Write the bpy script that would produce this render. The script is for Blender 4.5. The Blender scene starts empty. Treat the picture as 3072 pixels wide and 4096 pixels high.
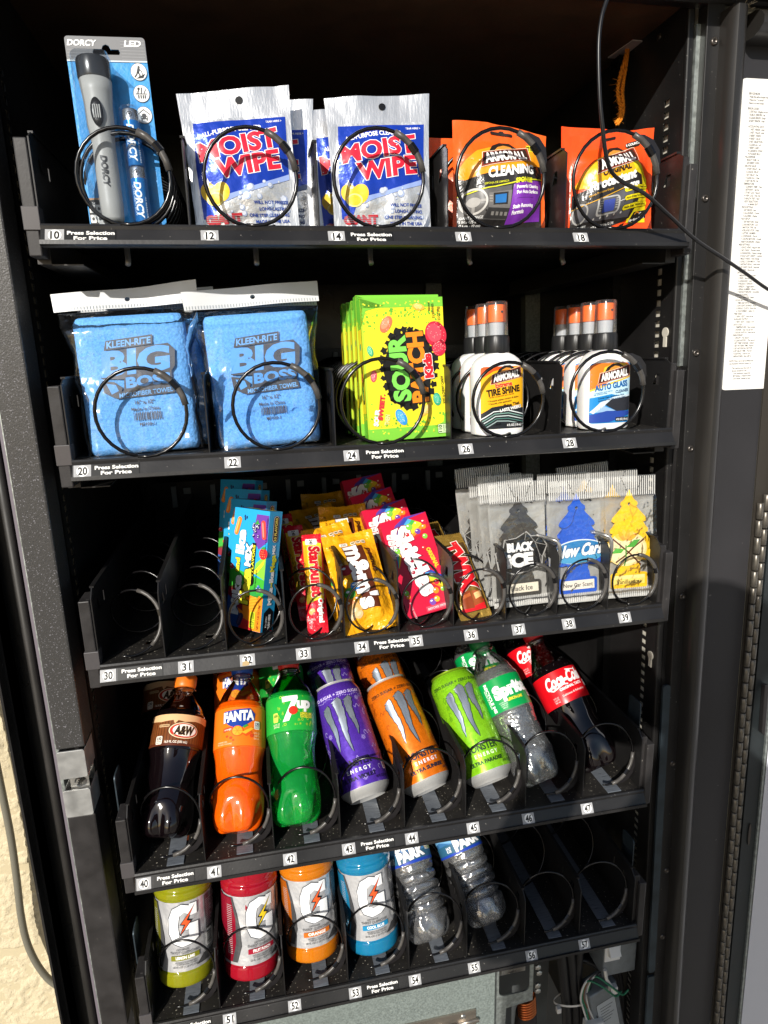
import bpy, bmesh, math, random
from math import radians as rad, sin, cos, pi
from mathutils import Vector, Matrix, Euler, noise
random.seed(7)
S = bpy.context.scene
COL = S.collection
# ------------------------------------------------------------------ camera, world, sun, exposure
cd = bpy.data.cameras.new('camera'); cam = bpy.data.objects.new('camera', cd); COL.objects.link(cam)
cam.location = (0.17678, -0.67611, 1.36972)
cam.rotation_euler = (1.33138, 0.027801, -0.19731)
cd.sensor_fit = 'AUTO'; cd.sensor_width = 36.0; cd.lens = 2597.4/4096*36.0
cd.clip_start = 0.01; cd.clip_end = 500
S.camera = cam
SUN = Vector((0.60, 1.0, -0.57)).normalized()          # direction the light travels
elev = math.asin(-SUN.z)
W = bpy.data.worlds.new('World'); S.world = W; W.use_nodes = True
nt = W.node_tree; nt.nodes.clear()
sky = nt.nodes.new('ShaderNodeTexSky'); sky.sky_type = 'NISHITA'; sky.sun_disc = False
sky.sun_elevation = elev; sky.sun_rotation = math.atan2(-SUN.x, -SUN.y)
bg = nt.nodes.new('ShaderNodeBackground'); bg.inputs[1].default_value = 0.09
wo = nt.nodes.new('ShaderNodeOutputWorld')
nt.links.new(sky.outputs[0], bg.inputs[0]); nt.links.new(bg.outputs[0], wo.inputs[0])
sd = bpy.data.lights.new('sun', 'SUN'); sd.energy = 4.8; sd.angle = rad(0.53); sd.color = (1.0, 0.955, 0.88)
sun = bpy.data.objects.new('sun', sd); COL.objects.link(sun)
sun.rotation_euler = SUN.to_track_quat('-Z', 'Y').to_euler(); sun.location = (-3, -5, 4)
S.view_settings.view_transform = 'Standard'; S.view_settings.look = 'None'
S.view_settings.exposure = 0.15; S.view_settings.gamma = 1.0
S.cycles.max_bounces = 10; S.cycles.transparent_max_bounces = 24; S.cycles.transmission_bounces = 8
S.cycles.sample_clamp_indirect = 6.0

# ------------------------------------------------------------------ helpers
def srgb(h):
    if isinstance(h, str):
        h = h.lstrip('#'); c = [int(h[i:i+2], 16)/255 for i in (0, 2, 4)]
    else: c = h
    return tuple(x/12.92 if x <= .04045 else ((x+.055)/1.055)**2.4 for x in c)
MATS = {}
def mat(name, col, rough=.5, metal=0., spec=.5, bump=None, vary=None, trans=0., ior=1.45, coat=0., speck=None, sss=0., stretch=None, crough=.08):
    """col: sRGB hex. bump=(scale, strength[, detail]); vary=(scale, amount); speck=(scale, threshold, hex)"""
    if name in MATS: return MATS[name]
    m = bpy.data.materials.new(name); MATS[name] = m; m.use_nodes = True
    t = m.node_tree; b = t.nodes['Principled BSDF']
    c = srgb(col)
    b.inputs['Base Color'].default_value = (*c, 1); b.inputs['Roughness'].default_value = rough
    b.inputs['Metallic'].default_value = metal; b.inputs['Specular IOR Level'].default_value = spec
    b.inputs['Transmission Weight'].default_value = trans; b.inputs['IOR'].default_value = ior
    b.inputs['Coat Weight'].default_value = coat; b.inputs['Coat Roughness'].default_value = crough
    if sss:
        b.inputs['Subsurface Weight'].default_value = sss; b.inputs['Subsurface Radius'].default_value = (.006, .003, .001)
    tc = None
    def coord():
        nonlocal tc
        if tc is None:
            tc = t.nodes.new('ShaderNodeTexCoord')
            if stretch:
                mp = t.nodes.new('ShaderNodeMapping'); mp.inputs['Scale'].default_value = stretch
                t.links.new(tc.outputs['Object'], mp.inputs[0]); tc = mp
                return tc.outputs[0]
        return tc.outputs['Object'] if 'Object' in tc.outputs else tc.outputs[0]
    cur = None
    if vary:
        n = t.nodes.new('ShaderNodeTexNoise'); n.inputs['Scale'].default_value = vary[0]; n.inputs['Detail'].default_value = 5
        t.links.new(coord(), n.inputs['Vector'])
        mr = t.nodes.new('ShaderNodeMapRange'); mr.inputs[1].default_value = .3; mr.inputs[2].default_value = .7
        mr.inputs[3].default_value = 1-vary[1]; mr.inputs[4].default_value = 1+vary[1]
        t.links.new(n.outputs[0], mr.inputs[0])
        mx = t.nodes.new('ShaderNodeVectorMath'); mx.operation = 'SCALE'; mx.inputs[0].default_value = c
        t.links.new(mr.outputs[0], mx.inputs['Scale']); cur = mx.outputs[0]
        if metal > .3 or rough < .6:
            m2 = t.nodes.new('ShaderNodeMapRange'); m2.inputs[1].default_value = .3; m2.inputs[2].default_value = .7
            m2.inputs[3].default_value = rough*.8; m2.inputs[4].default_value = min(1, rough*1.25)
            t.links.new(n.outputs[0], m2.inputs[0]); t.links.new(m2.outputs[0], b.inputs['Roughness'])
    if speck:
        n = t.nodes.new('ShaderNodeTexNoise'); n.inputs['Scale'].default_value = speck[0]; n.inputs['Detail'].default_value = 2
        t.links.new(coord(), n.inputs['Vector'])
        cr = t.nodes.new('ShaderNodeMapRange'); cr.inputs[1].default_value = speck[1]; cr.inputs[2].default_value = speck[1]+.04
        t.links.new(n.outputs[0], cr.inputs[0])
        mx = t.nodes.new('ShaderNodeMix'); mx.data_type = 'RGBA'
        t.links.new(cr.outputs[0], mx.inputs[0])
        if cur: t.links.new(cur, mx.inputs[6])
        else: mx.inputs[6].default_value = (*c, 1)
        mx.inputs[7].default_value = (*srgb(speck[2]), 1); cur = mx.outputs[2]
    if cur: t.links.new(cur, b.inputs['Base Color'])
    if bump:
        n = t.nodes.new('ShaderNodeTexNoise'); n.inputs['Scale'].default_value = bump[0]; n.inputs['Detail'].default_value = bump[2] if len(bump) > 2 else 3
        t.links.new(coord(), n.inputs['Vector'])
        bp = t.nodes.new('ShaderNodeBump'); bp.inputs['Strength'].default_value = bump[1]; bp.inputs['Distance'].default_value = (bump[3] if len(bump) > 3 else .3)/bump[0]
        t.links.new(n.outputs[0], bp.inputs['Height']); t.links.new(bp.outputs[0], b.inputs['Normal'])
        if coat: t.links.new(bp.outputs[0], b.inputs['Coat Normal'])
    return m
def film(name, clear=.85, tint='#ffffff', rough=.08, diff=0.0, bump=(60, .3), fres=.5):
    """thin clear plastic sheet: mostly see-through with a glossy coat"""
    if name in MATS: return MATS[name]
    m = bpy.data.materials.new(name); MATS[name] = m; m.use_nodes = True
    t = m.node_tree; t.nodes.clear()
    out = t.nodes.new('ShaderNodeOutputMaterial'); tr = t.nodes.new('ShaderNodeBsdfTransparent'); gl = t.nodes.new('ShaderNodeBsdfGlossy')
    tr.inputs[0].default_value = (*srgb(tint), 1); gl.inputs['Roughness'].default_value = rough
    tcn = t.nodes.new('ShaderNodeTexCoord'); n = t.nodes.new('ShaderNodeTexNoise'); n.inputs['Scale'].default_value = bump[0]; n.inputs['Detail'].default_value = 3
    bp = t.nodes.new('ShaderNodeBump'); bp.inputs['Strength'].default_value = bump[1]; bp.inputs['Distance'].default_value = .3/bump[0]
    t.links.new(tcn.outputs['Object'], n.inputs['Vector']); t.links.new(n.outputs[0], bp.inputs['Height']); t.links.new(bp.outputs[0], gl.inputs['Normal'])
    lw = t.nodes.new('ShaderNodeFresnel'); lw.inputs[0].default_value = 1.45; t.links.new(bp.outputs[0], lw.inputs['Normal'])
    ml = t.nodes.new('ShaderNodeMath'); ml.operation = 'MULTIPLY_ADD'; ml.inputs[1].default_value = fres*2; ml.inputs[2].default_value = 1-clear if not diff else .02
    ml.use_clamp = True
    t.links.new(lw.outputs[0], ml.inputs[0])
    mx = t.nodes.new('ShaderNodeMixShader'); t.links.new(ml.outputs[0], mx.inputs[0]); t.links.new(tr.outputs[0], mx.inputs[1]); t.links.new(gl.outputs[0], mx.inputs[2])
    last = mx.outputs[0]
    if diff:
        df = t.nodes.new('ShaderNodeBsdfDiffuse'); df.inputs[0].default_value = (.8, .8, .8, 1)
        m2 = t.nodes.new('ShaderNodeMixShader'); m2.inputs[0].default_value = diff
        t.links.new(last, m2.inputs[1]); t.links.new(df.outputs[0], m2.inputs[2]); last = m2.outputs[0]
    t.links.new(last, out.inputs[0])
    return m
def ink(h, rough=.45, spec=.4):
    return mat('ink_%s_%d' % (h.lstrip('#'), int(rough*100)), h, rough, spec=spec)

class B:
    """collects polygons, with a material index per face"""
    def __init__(s): s.v = []; s.f = []; s.m = []
    def add(s, vs, fs, m=0):
        o = len(s.v); s.v += [tuple(v) for v in vs]; s.f += [tuple(i+o for i in f) for f in fs]; s.m += [m]*len(fs); return s
    def box(s, x0, x1, y0, y1, z0, z1, m=0, T=None):
        vs = [(x, y, z) for x in (x0, x1) for y in (y0, y1) for z in (z0, z1)]
        if T: vs = [T(*v) for v in vs]
        return s.add(vs, [(0,1,3,2),(4,6,7,5),(0,4,5,1),(2,3,7,6),(0,2,6,4),(1,5,7,3)], m)
    def prism(s, pts, axis, a, b, m=0, T=None):
        """pts: 2-D outline; axis the extruded axis ('x': pts are y,z; 'y': x,z; 'z': x,y)"""
        mk = {'x': lambda p, q: (q, p[0], p[1]), 'y': lambda p, q: (p[0], q, p[1]), 'z': lambda p, q: (p[0], p[1], q)}[axis]
        n = len(pts); vs = [mk(p, a) for p in pts]+[mk(p, b) for p in pts]
        if T: vs = [T(*v) for v in vs]
        fs = [tuple(range(n))[::-1], tuple(range(n, 2*n))]+[(i, (i+1) % n, n+(i+1) % n, n+i) for i in range(n)]
        return s.add(vs, fs, m)
    def grid(s, fn, nu, nv, m=0, closed_u=False, mf=None):
        o = len(s.v); U_ = nu if closed_u else nu+1
        for j in range(nv+1):
            for i in range(U_): s.v.append(tuple(fn(i/nu, j/nv)))
        for j in range(nv):
            for i in range(nu):
                a = j*U_+i; b = j*U_+(i+1) % U_ if closed_u else a+1
                s.f.append((o+a, o+b, o+b+U_, o+a+U_)); s.m.append(mf((i+.5)/nu, (j+.5)/nv) if mf else m)
        return s
    def lathe(s, prof, n=40, m=0, rf=None, mf=None, c=(0, 0), caps=True):
        """prof [(r,z)] bottom to top; rf(r,z,a) may vary the radius and height"""
        o = len(s.v)
        for (r, z) in prof:
            for i in range(n):
                a = 2*pi*i/n; rr, zz = (rf(r, z, a) if rf else (r, z))
                s.v.append((c[0]+rr*sin(a), c[1]-rr*cos(a), zz))
        for j in range(len(prof)-1):
            for i in range(n):
                i2 = (i+1) % n
                s.f.append((o+j*n+i, o+j*n+i2, o+(j+1)*n+i2, o+(j+1)*n+i)); s.m.append(mf(j) if mf else m)
        if caps:
            s.f.append(tuple(o+i for i in range(n))[::-1]); s.m.append(mf(0) if mf else m)
            k = o+(len(prof)-1)*n
            s.f.append(tuple(k+i for i in range(n))); s.m.append(mf(len(prof)-2) if mf else m)
        return s
    def tube(s, pts, r, n=8, m=0, caps=True):
        P = [Vector(p) for p in pts]; rr = r if hasattr(r, '__len__') else [r]*len(P)
        o = len(s.v); up = Vector((0, 0, 1)); prev = None
        for k, p in enumerate(P):
            t = (P[min(k+1, len(P)-1)]-P[max(k-1, 0)]).normalized()
            if prev is None:
                a = t.cross(up if abs(t.z) < .9 else Vector((1, 0, 0))).normalized()
            else:
                a = (prev-t*prev.dot(t)).normalized()
            prev = a; b = t.cross(a)
            for i in range(n):
                q = p+(a*cos(2*pi*i/n)+b*sin(2*pi*i/n))*rr[k]; s.v.append(tuple(q))
        for k in range(len(P)-1):
            for i in range(n):
                s.f.append((o+k*n+i, o+k*n+(i+1) % n, o+(k+1)*n+(i+1) % n, o+(k+1)*n+i)); s.m.append(m)
        if caps:
            s.f.append(tuple(o+i for i in range(n))[::-1]); s.f.append(tuple(o+(len(P)-1)*n+i for i in range(n))); s.m += [m, m]
        return s
def obj(name, g, mats, parent=None, smooth=False, bev=0, loc=None, rot=None):
    me = g
    if isinstance(g, B):
        me = bpy.data.meshes.new(name); me.from_pydata(g.v, [], g.f); me.update()
        for p, mi in zip(me.polygons, g.m): p.material_index = mi
        bm = bmesh.new(); bm.from_mesh(me); bmesh.ops.recalc_face_normals(bm, faces=bm.faces); bm.to_mesh(me); bm.free()
    if not me.materials:
        for m in (mats if isinstance(mats, (list, tuple)) else [mats]): me.materials.append(m)
    if smooth:
        for p in me.polygons: p.use_smooth = True
        if smooth == 'auto':
            bm = bmesh.new(); bm.from_mesh(me)
            for e in bm.edges:
                if len(e.link_faces) == 2 and e.calc_face_angle(0) > .7: e.smooth = False
            bm.to_mesh(me); bm.free()
    o = bpy.data.objects.new(name, me); COL.objects.link(o)
    if parent: o.parent = parent
    if loc: o.location = loc
    if rot: o.rotation_euler = rot
    if bev:
        bv = o.modifiers.new('bevel', 'BEVEL'); bv.width = bev; bv.segments = 2; bv.limit_method = 'ANGLE'; bv.angle_limit = rad(40)
    return o
def tag(o, label, cat, group=None):
    o['label'] = label; o['category'] = cat
    if group: o['group'] = group
    return o
def thing(name, label, cat, loc=(0, 0, 0), group=None, lean=0, tilt=0, yaw=0):
    o = bpy.data.objects.new(name, None); COL.objects.link(o); o.empty_display_size = .02
    M = Matrix.Translation(loc) @ Matrix.Rotation(rad(yaw), 4, 'Z') @ Matrix.Rotation(-rad(lean), 4, 'X') @ Matrix.Rotation(rad(tilt), 4, 'Y')
    o.matrix_world = M
    return tag(o, label, cat, group)
def kids(o): return [c for c in bpy.data.objects if c.parent == o]
def dup(src, label, loc, lean=None, tilt=0, yaw=0, group=None):
    def cp(s, par):
        c = s.copy(); COL.objects.link(c)
        if par: c.parent = par
        for ch in kids(s): cp(ch, c)
        return c
    r = cp(src, None); r['label'] = label
    if group: r['group'] = group
    l = lean if lean is not None else 0
    r.matrix_world = Matrix.Translation(loc) @ Matrix.Rotation(rad(yaw), 4, 'Z') @ Matrix.Rotation(-rad(l), 4, 'X') @ Matrix.Rotation(rad(tilt), 4, 'Y')
    return r

# ------------------------------------------------------------------ flat print: shapes and lettering laid on a surface
TXT = {}
def text_tris(s, bold=0.0, res=3):
    k = (s, bold, res)
    if k in TXT: return TXT[k]
    c = bpy.data.curves.new('t', 'FONT'); c.body = s; c.offset = bold; c.resolution_u = res; c.fill_mode = 'BOTH' if False else 'FRONT'
    o = bpy.data.objects.new('t', c); me = bpy.data.meshes.new_from_object(o)
    me.calc_loop_triangles()
    V = [(v.co.x, v.co.y) for v in me.vertices]; T = [tuple(t.vertices) for t in me.loop_triangles]
    bpy.data.objects.remove(o); bpy.data.curves.remove(c); bpy.data.meshes.remove(me)
    if not V: V, T = [(0, 0), (1, 0), (0, 1)], []
    TXT[k] = (V, T); return TXT[k]
def curve_tris(loops):
    """fill nested outlines (holes allowed)"""
    c = bpy.data.curves.new('c', 'CURVE'); c.dimensions = '2D'; c.fill_mode = 'BOTH'
    for L in loops:
        sp = c.splines.new('POLY'); sp.points.add(len(L)-1)
        for p, q in zip(sp.points, L): p.co = (q[0], q[1], 0, 1)
        sp.use_cyclic_u = True
    o = bpy.data.objects.new('c', c); me = bpy.data.meshes.new_from_object(o); me.calc_loop_triangles()
    V = [(v.co.x, v.co.y) for v in me.vertices]; T = [tuple(t.vertices) for t in me.loop_triangles]
    bpy.data.objects.remove(o); bpy.data.curves.remove(c); bpy.data.meshes.remove(me)
    return V, T
def ellipse(cx, cy, rx, ry, n=24, a0=0): return [(cx+rx*cos(a0+2*pi*i/n), cy+ry*sin(a0+2*pi*i/n)) for i in range(n)]
def rrect(x0, y0, x1, y1, r, n=4):
    P = []
    for cx, cy, a in ((x1-r, y0+r, -90), (x1-r, y1-r, 0), (x0+r, y1-r, 90), (x0+r, y0+r, 180)):
        for i in range(n+1): P.append((cx+r*cos(rad(a+90*i/n)), cy+r*sin(rad(a+90*i/n))))
    return P
class Art:
    """millimetre coordinates; higher layer = printed later"""
    def __init__(s): s.t = []; s.mats = []
    def mi(s, m):
        if isinstance(m, str): m = ink(m)
        if m not in s.mats: s.mats.append(m)
        return s.mats.index(m)
    def tris(s, V, T, m, L):
        k = s.mi(m)
        for a, b, c in T: s.t.append((V[a], V[b], V[c], k, L))
        return s
    def poly(s, P, m, L=0, rot=0, c=(0, 0)):
        if rot:
            ca, sa = cos(rad(rot)), sin(rad(rot)); P = [(c[0]+(x-c[0])*ca-(y-c[1])*sa, c[1]+(x-c[0])*sa+(y-c[1])*ca) for x, y in P]
        if len(P) == 3: return s.tris(P, [(0, 1, 2)], m, L)
        if len(P) == 4: return s.tris(P, [(0, 1, 2), (0, 2, 3)], m, L)
        return s.tris(*curve_tris([P]), m, L)
    def ring(s, outer, inner, m, L=0): return s.tris(*curve_tris([outer, inner]), m, L)
    def rect(s, x0, y0, x1, y1, m, L=0, rot=0): return s.poly([(x0, y0), (x1, y0), (x1, y1), (x0, y1)], m, L, rot, ((x0+x1)/2, (y0+y1)/2))
    def rr(s, x0, y0, x1, y1, r, m, L=0, rot=0): return s.poly(rrect(x0, y0, x1, y1, r), m, L, rot, ((x0+x1)/2, (y0+y1)/2))
    def ell(s, cx, cy, rx, ry, m, L=0, n=24, rot=0): return s.poly(ellipse(cx, cy, rx, ry, n), m, L, rot, (cx, cy))
    def line(s, P, w, m, L=0):
        for (x0, y0), (x1, y1) in zip(P, P[1:]):
            d = math.hypot(x1-x0, y1-y0) or 1; nx, ny = -(y1-y0)/d*w/2, (x1-x0)/d*w/2
            ex, ey = (x1-x0)/d*w*.3, (y1-y0)/d*w*.3
            s.poly([(x0+nx-ex, y0+ny-ey), (x0-nx-ex, y0-ny-ey), (x1-nx+ex, y1-ny+ey), (x1+nx+ex, y1+ny+ey)], m, L)
        return s
    def text(s, txt, cx, cy, h, m, L=1, w=None, rot=0, bold=0.012, shear=0, out=None, align='c', bend=0, taper=0):
        """h = letter height (mm), w = overall width if given; out=(grow, material) draws an outline one layer below"""
        V0, _ = text_tris(txt, 0)
        x0 = min(v[0] for v in V0); x1 = max(v[0] for v in V0); y0 = min(v[1] for v in V0); y1 = max(v[1] for v in V0)
        base = [v[1] for v in text_tris('H', 0)[0]]; capb, capt = min(base), max(base)
        sy = h/(capt-capb); sx = (w/(x1-x0)) if w else sy
        ax = {'c': (x0+x1)/2, 'l': x0, 'r': x1}[align]
        ca, sa = cos(rad(rot)), sin(rad(rot))
        def put(v):
            x = (v[0]-ax)*sx; y = (v[1]-(capb+capt)/2)*sy
            if taper: y *= 1+taper*x/((x1-x0)*sx)
            x += shear*y
            if bend: y -= bend*x*x
            return (cx+x*ca-y*sa, cy+x*sa+y*ca)
        for g, mm, LL in ([(out[0], out[1], L-1)] if out else [])+([(out[2], out[3], L-2)] if out and len(out) > 2 else [])+[(bold, m, L)]:
            V, T = text_tris(txt, g if g == bold else bold+g)
            s.tris([put(v) for v in V], T, mm, LL)
        return s
    def clip(s, y0, y1):
        def cut(poly, yy, keep):
            R = []
            for i in range(len(poly)):
                a, b = poly[i], poly[(i+1) % len(poly)]
                ia, ib = keep(a[1]-yy), keep(b[1]-yy)
                if ia: R.append(a)
                if ia != ib:
                    t = (yy-a[1])/(b[1]-a[1]); R.append((a[0]+(b[0]-a[0])*t, yy))
            return R
        N = []
        for a, b, c, k, L in s.t:
            q = cut(cut([a, b, c], y0, lambda d: d >= 0), y1, lambda d: d <= 0)
            for i in range(1, len(q)-1): N.append((q[0], q[i], q[i+1], k, L))
        s.t = N; return s
    def clipx(s, x0, x1):
        s.t = [((a[1], a[0]), (b[1], b[0]), (c[1], c[0]), k, L) for a, b, c, k, L in s.t]; s.clip(x0, x1)
        s.t = [((a[1], a[0]), (b[1], b[0]), (c[1], c[0]), k, L) for a, b, c, k, L in s.t]; return s
    def mesh(s, mapf, maxlen=6.0, off=.00025, step=.00011):
        V = []; F = []; M = []; idx = {}
        def vid(p, L):
            k = (round(p[0], 4), round(p[1], 4), L)
            if k not in idx:
                idx[k] = len(V); V.append(tuple(mapf(p[0]/1000, p[1]/1000, off+step*L)))
            return idx[k]
        st = list(s.t)
        while st:
            a, b, c, k, L = st.pop()
            e = ((math.dist(a, b), 0), (math.dist(b, c), 1), (math.dist(c, a), 2)); mxl, w = max(e)
            if mxl > maxlen:
                if w == 1: a, b, c = b, c, a
                elif w == 2: a, b, c = c, a, b
                mid = ((a[0]+b[0])/2, (a[1]+b[1])/2)
                st.append((a, mid, c, k, L)); st.append((mid, b, c, k, L)); continue
            t = (vid(a, L), vid(b, L), vid(c, L))
            if len(set(t)) == 3: F.append(t); M.append(k)
        me = bpy.data.meshes.new('print'); me.from_pydata(V, [], F); me.update()
        for m in s.mats: me.materials.append(m)
        me.polygons.foreach_set('material_index', M)
        return me
    def emit(s, name, parent, mapf, smooth=True, **k):
        return obj(name, s.mesh(mapf, **k), None, parent, smooth=smooth)
FLAT = lambda x, y, o: (x, -o, y)
def front(d): return lambda x, y, o: (x, -d-o, y)
# ------------------------------------------------------------------ materials of the machine
BLACK = mat('black_powder_coat', '#1d1c1c', .42, spec=.45, bump=(900, .12), vary=(14, .25), speck=(420, .735, '#8c8a84'))
PAN = mat('dusty_black_pan', '#242220', .5, spec=.4, bump=(700, .2), vary=(30, .35), speck=(330, .66, '#a09a8c'))
TEXT = mat('textured_black_paint', '#3a3938', .38, spec=.55, bump=(650, .55, 4), speck=(700, .64, '#77757a'))
BRACK = mat('worn_black_bracket', '#2c2a2a', .45, spec=.45, bump=(500, .1), vary=(40, .3), speck=(160, .73, '#77736d'))
GLOSSB = mat('glossy_black_liner', '#121212', .28, spec=.5, bump=(40, .05), vary=(6, .2))
GALV = mat('galvanised_steel', '#a9b0ad', .42, metal=.75, vary=(170, .3), bump=(180, .05))
GALVD = mat('dull_galvanised_sheet', '#8a918e', .5, metal=.6, vary=(260, .3), bump=(200, .04))
STEEL = mat('bright_steel', '#c4c2bd', .3, metal=.9, vary=(60, .15))
ZINC = mat('cast_zinc', '#a8a8a6', .45, metal=.55, vary=(60, .2), bump=(120, .1))
WIRE = mat('black_vinyl_wire', '#0e0d0e', .22, spec=.6)
SLEEVE = mat('grey_sleeve', '#4a4744', .35, spec=.5, vary=(90, .25))
FIN = mat('black_plastic_fin', '#232122', .3, spec=.5)
RAIL = mat('black_price_rail', '#222121', .33, spec=.5, bump=(300, .08), speck=(300, .73, '#77736d'), vary=(12, .3))
GLIDE = mat('translucent_glide_strip', '#62676e', .32, spec=.6, bump=(160, .2), vary=(60, .2), stretch=(1, 8, 1))
RUBBER = mat('grey_black_gasket', '#2a2826', .5, spec=.5, vary=(20, .15))
DOORIN = mat('dark_door_panel', '#2e2d2f', .45, spec=.4, vary=(5, .12), speck=(150, .76, '#6a6765'))
WHITEP = mat('white_door_liner', '#c9cbd3', .5, spec=.4, bump=(300, .08))
PLATE = mat('price_plate', '#a2a2a3', .45, bump=(500, .1), vary=(60, .08))
CABLE = mat('black_cable', '#161516', .35, spec=.5)
TILT = [0]
# ------------------------------------------------------------------ ground and block wall
CONC = mat('concrete', '#7d786f', .8, vary=(3, .2), bump=(60, .3))
g = B().box(-14, 14, -14, 8, -.4, -.12); o = obj('ground', g, CONC); o['kind'] = 'structure'
STUC = mat('cream_painted_block', '#cabd9f', .8, spec=.2, vary=(18, .08), bump=(240, 1.0, 5, .5))
MORT = mat('cream_painted_joint', '#c0b394', .8, spec=.2, bump=(200, .3))
WY = .56
wall = thing('wall', 'cream painted rough block wall behind the machine, at the left edge', 'wall', (-.35, WY, -.12))
obj('mortar_joint', B().box(-2.0, 2.2, .0035, .2, -.12, 2.6), MORT, wall)
def block_mesh(w, h, seed):
    g = B()
    def fn(u, v):
        x, z = u*w, v*h; e = min(x, w-x, z, h-z)
        n = noise.fractal(Vector((x*42+seed*7, z*42, seed)), 1.0, 2.0, 4)*.0030 + noise.noise(Vector((x*110, z*110, seed)))*.0018 + abs(noise.noise(Vector((x*60, z*60, seed+3))))*.0022
        return (x, -.0030*min(1, e/.008)**.5 - n*min(1, .35+e/.01) + .006, z)
    nx, nz = 130, 66
    g.grid(fn, nx, nz); k = len(g.v)
    me = bpy.data.meshes.new('block'); me.from_pydata(g.v, [], g.f); me.update()
    for p in me.polygons: p.use_smooth = True
    me.materials.append(STUC); return me
bw, bh = .39, .19; bms = [block_mesh(bw, bh, s) for s in range(2)]
for r in range(-1, 6):
    zz = .185+.2*r-.205+.12
    for c in range(-1, 2):
        x = -.10+.4*c-(.2 if r % 2 else 0)-.03
        if x > .35: continue
        b = bpy.data.objects.new('block', bms[(r+c) % 2]); COL.objects.link(b); b.parent = wall; b.location = (x, 0, zz)
# thick grey cable hanging down the block wall
gc = mat('grey_cable_sheath', '#6d6a5e', .5)
pts = [(-.36, .531, .90), (-.352, .531, .75), (-.351, .531, .646), (-.3506, .531, .596), (-.350, .531, .482), (-.3535, .531, .386), (-.359, .531, .2875), (-.357, .531, .218), (-.344, .531, .156), (-.321, .531, .108), (-.28, .531, .075), (-.20, .531, .06)]
def smooth_pts(P, n=8):
    P = [Vector(p) for p in P]; R = []
    for i in range(len(P)-1):
        a = P[max(i-1, 0)]; b = P[i]; c = P[i+1]; d = P[min(i+2, len(P)-1)]
        for k in range(n):
            t = k/n; R.append(.5*((2*b)+(c-a)*t+(2*a-5*b+4*c-d)*t*t+(3*b-a-3*c+d)*t**3))
    R.append(P[-1]); return R
tag(obj('cable', B().tube(smooth_pts(pts), .0068, 10), gc, smooth=True), 'thick grey cable hanging loosely down the cream wall', 'cable')

# ------------------------------------------------------------------ cabinet
vm = thing('vending_machine', 'black vending machine cabinet standing open with galvanised trim', 'vending machine', (0, 0, 0))
XL, XR, YB, ZC = -.036, .681, .545, 1.727
SH = lambda x, y, z: (x+.0300*(1.2-z), y, z)         # the right jamb stands a touch out of true
obj('back_panel', B().box(XL, XR+.05, YB, YB+.02, .05, ZC+.02), GLOSSB, vm)
obj('ceiling_panel', B().box(XL, XR+.02, .05, YB, ZC, ZC+.02), mat('bounce_brown_ceiling', '#5a4230', .5, spec=.4, bump=(160, .25, 5), vary=(30, .2)), vm)  # brown base colour stands in for warm light bounced off the orange pouches
obj('header_frame', B().prism([(-.02, 1.80), (-.02, 1.732), (-.012, 1.7255), (.03, 1.7255), (.034, 1.7195), (.046, 1.7195), (.05, 1.7255), (.05, 1.80)], 'x', -.12, 1.0), BLACK, vm, bev=.002)
obj('roof_panel', B().box(-.12, .9, .05, .56, 1.76, 1.80), BLACK, vm)
def side_wall(x0, x1, inward, T=None, y0=.05):
    """sheet wall with a column of square mounting slots near the front"""
    g = B(); ys = (.075, .0855); z0 = .25; n = 114; p = .01223
    g.box(x0, x1, ys[1], YB, 0.05, ZC, 0, T); g.box(x0, x1, y0, ys[0], 0.05, ZC, 0, T)
    g.box(x0, x1, ys[0], ys[1], .05, z0, 0, T); g.box(x0, x1, ys[0], ys[1], z0+n*p, ZC, 0, T)
    for i in range(n): g.box(x0, x1, ys[0], ys[1], z0+i*p, z0+i*p+.0047, 0, T)
    return g
obj('side_panel', side_wall(XR, XR+.0015, -1, SH), BLACK, vm)
obj('slot_backing', B().box(XR+.004, XR+.006, .07, .092, .2, 1.66, 0, SH), mat('pale_slot_backing', '#cfcabd', .5), vm)
obj('side_panel', side_wall(XL-.0015, XL, 1), BLACK, vm)
obj('slot_backing', B().box(XL-.006, XL-.004, .07, .092, .2, 1.66), MATS['pale_slot_backing'], vm)
obj('corner_post', B().box(XR-.012, XR, .165, .185, .3, 1.722, 0, SH), GLOSSB, vm)
obj('inner_frame', B().box(XR-.028, XR-.001, .42, .44, .3, 1.70, 0, SH).box(.50, .53, .535, .544, .3, 1.70), GALVD, vm)
# keyhole openings in the side walls
for (y, z, m) in ((.062, 1.385, 1), (.062, .955, 1)):
    g = B().prism([(.0+y+.006*cos(a*pi/8), z+.006*sin(a*pi/8)) for a in range(16)], 'x', XR-.0012, XR+.0008, 0, SH)
    g.prism([(y-.003, z-.017), (y+.003, z-.017), (y+.003, z-.003), (y-.003, z-.003)], 'x', XR-.0013, XR+.0007, 0, SH)
    obj('keyhole', g, MATS['pale_slot_backing'], vm)
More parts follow.
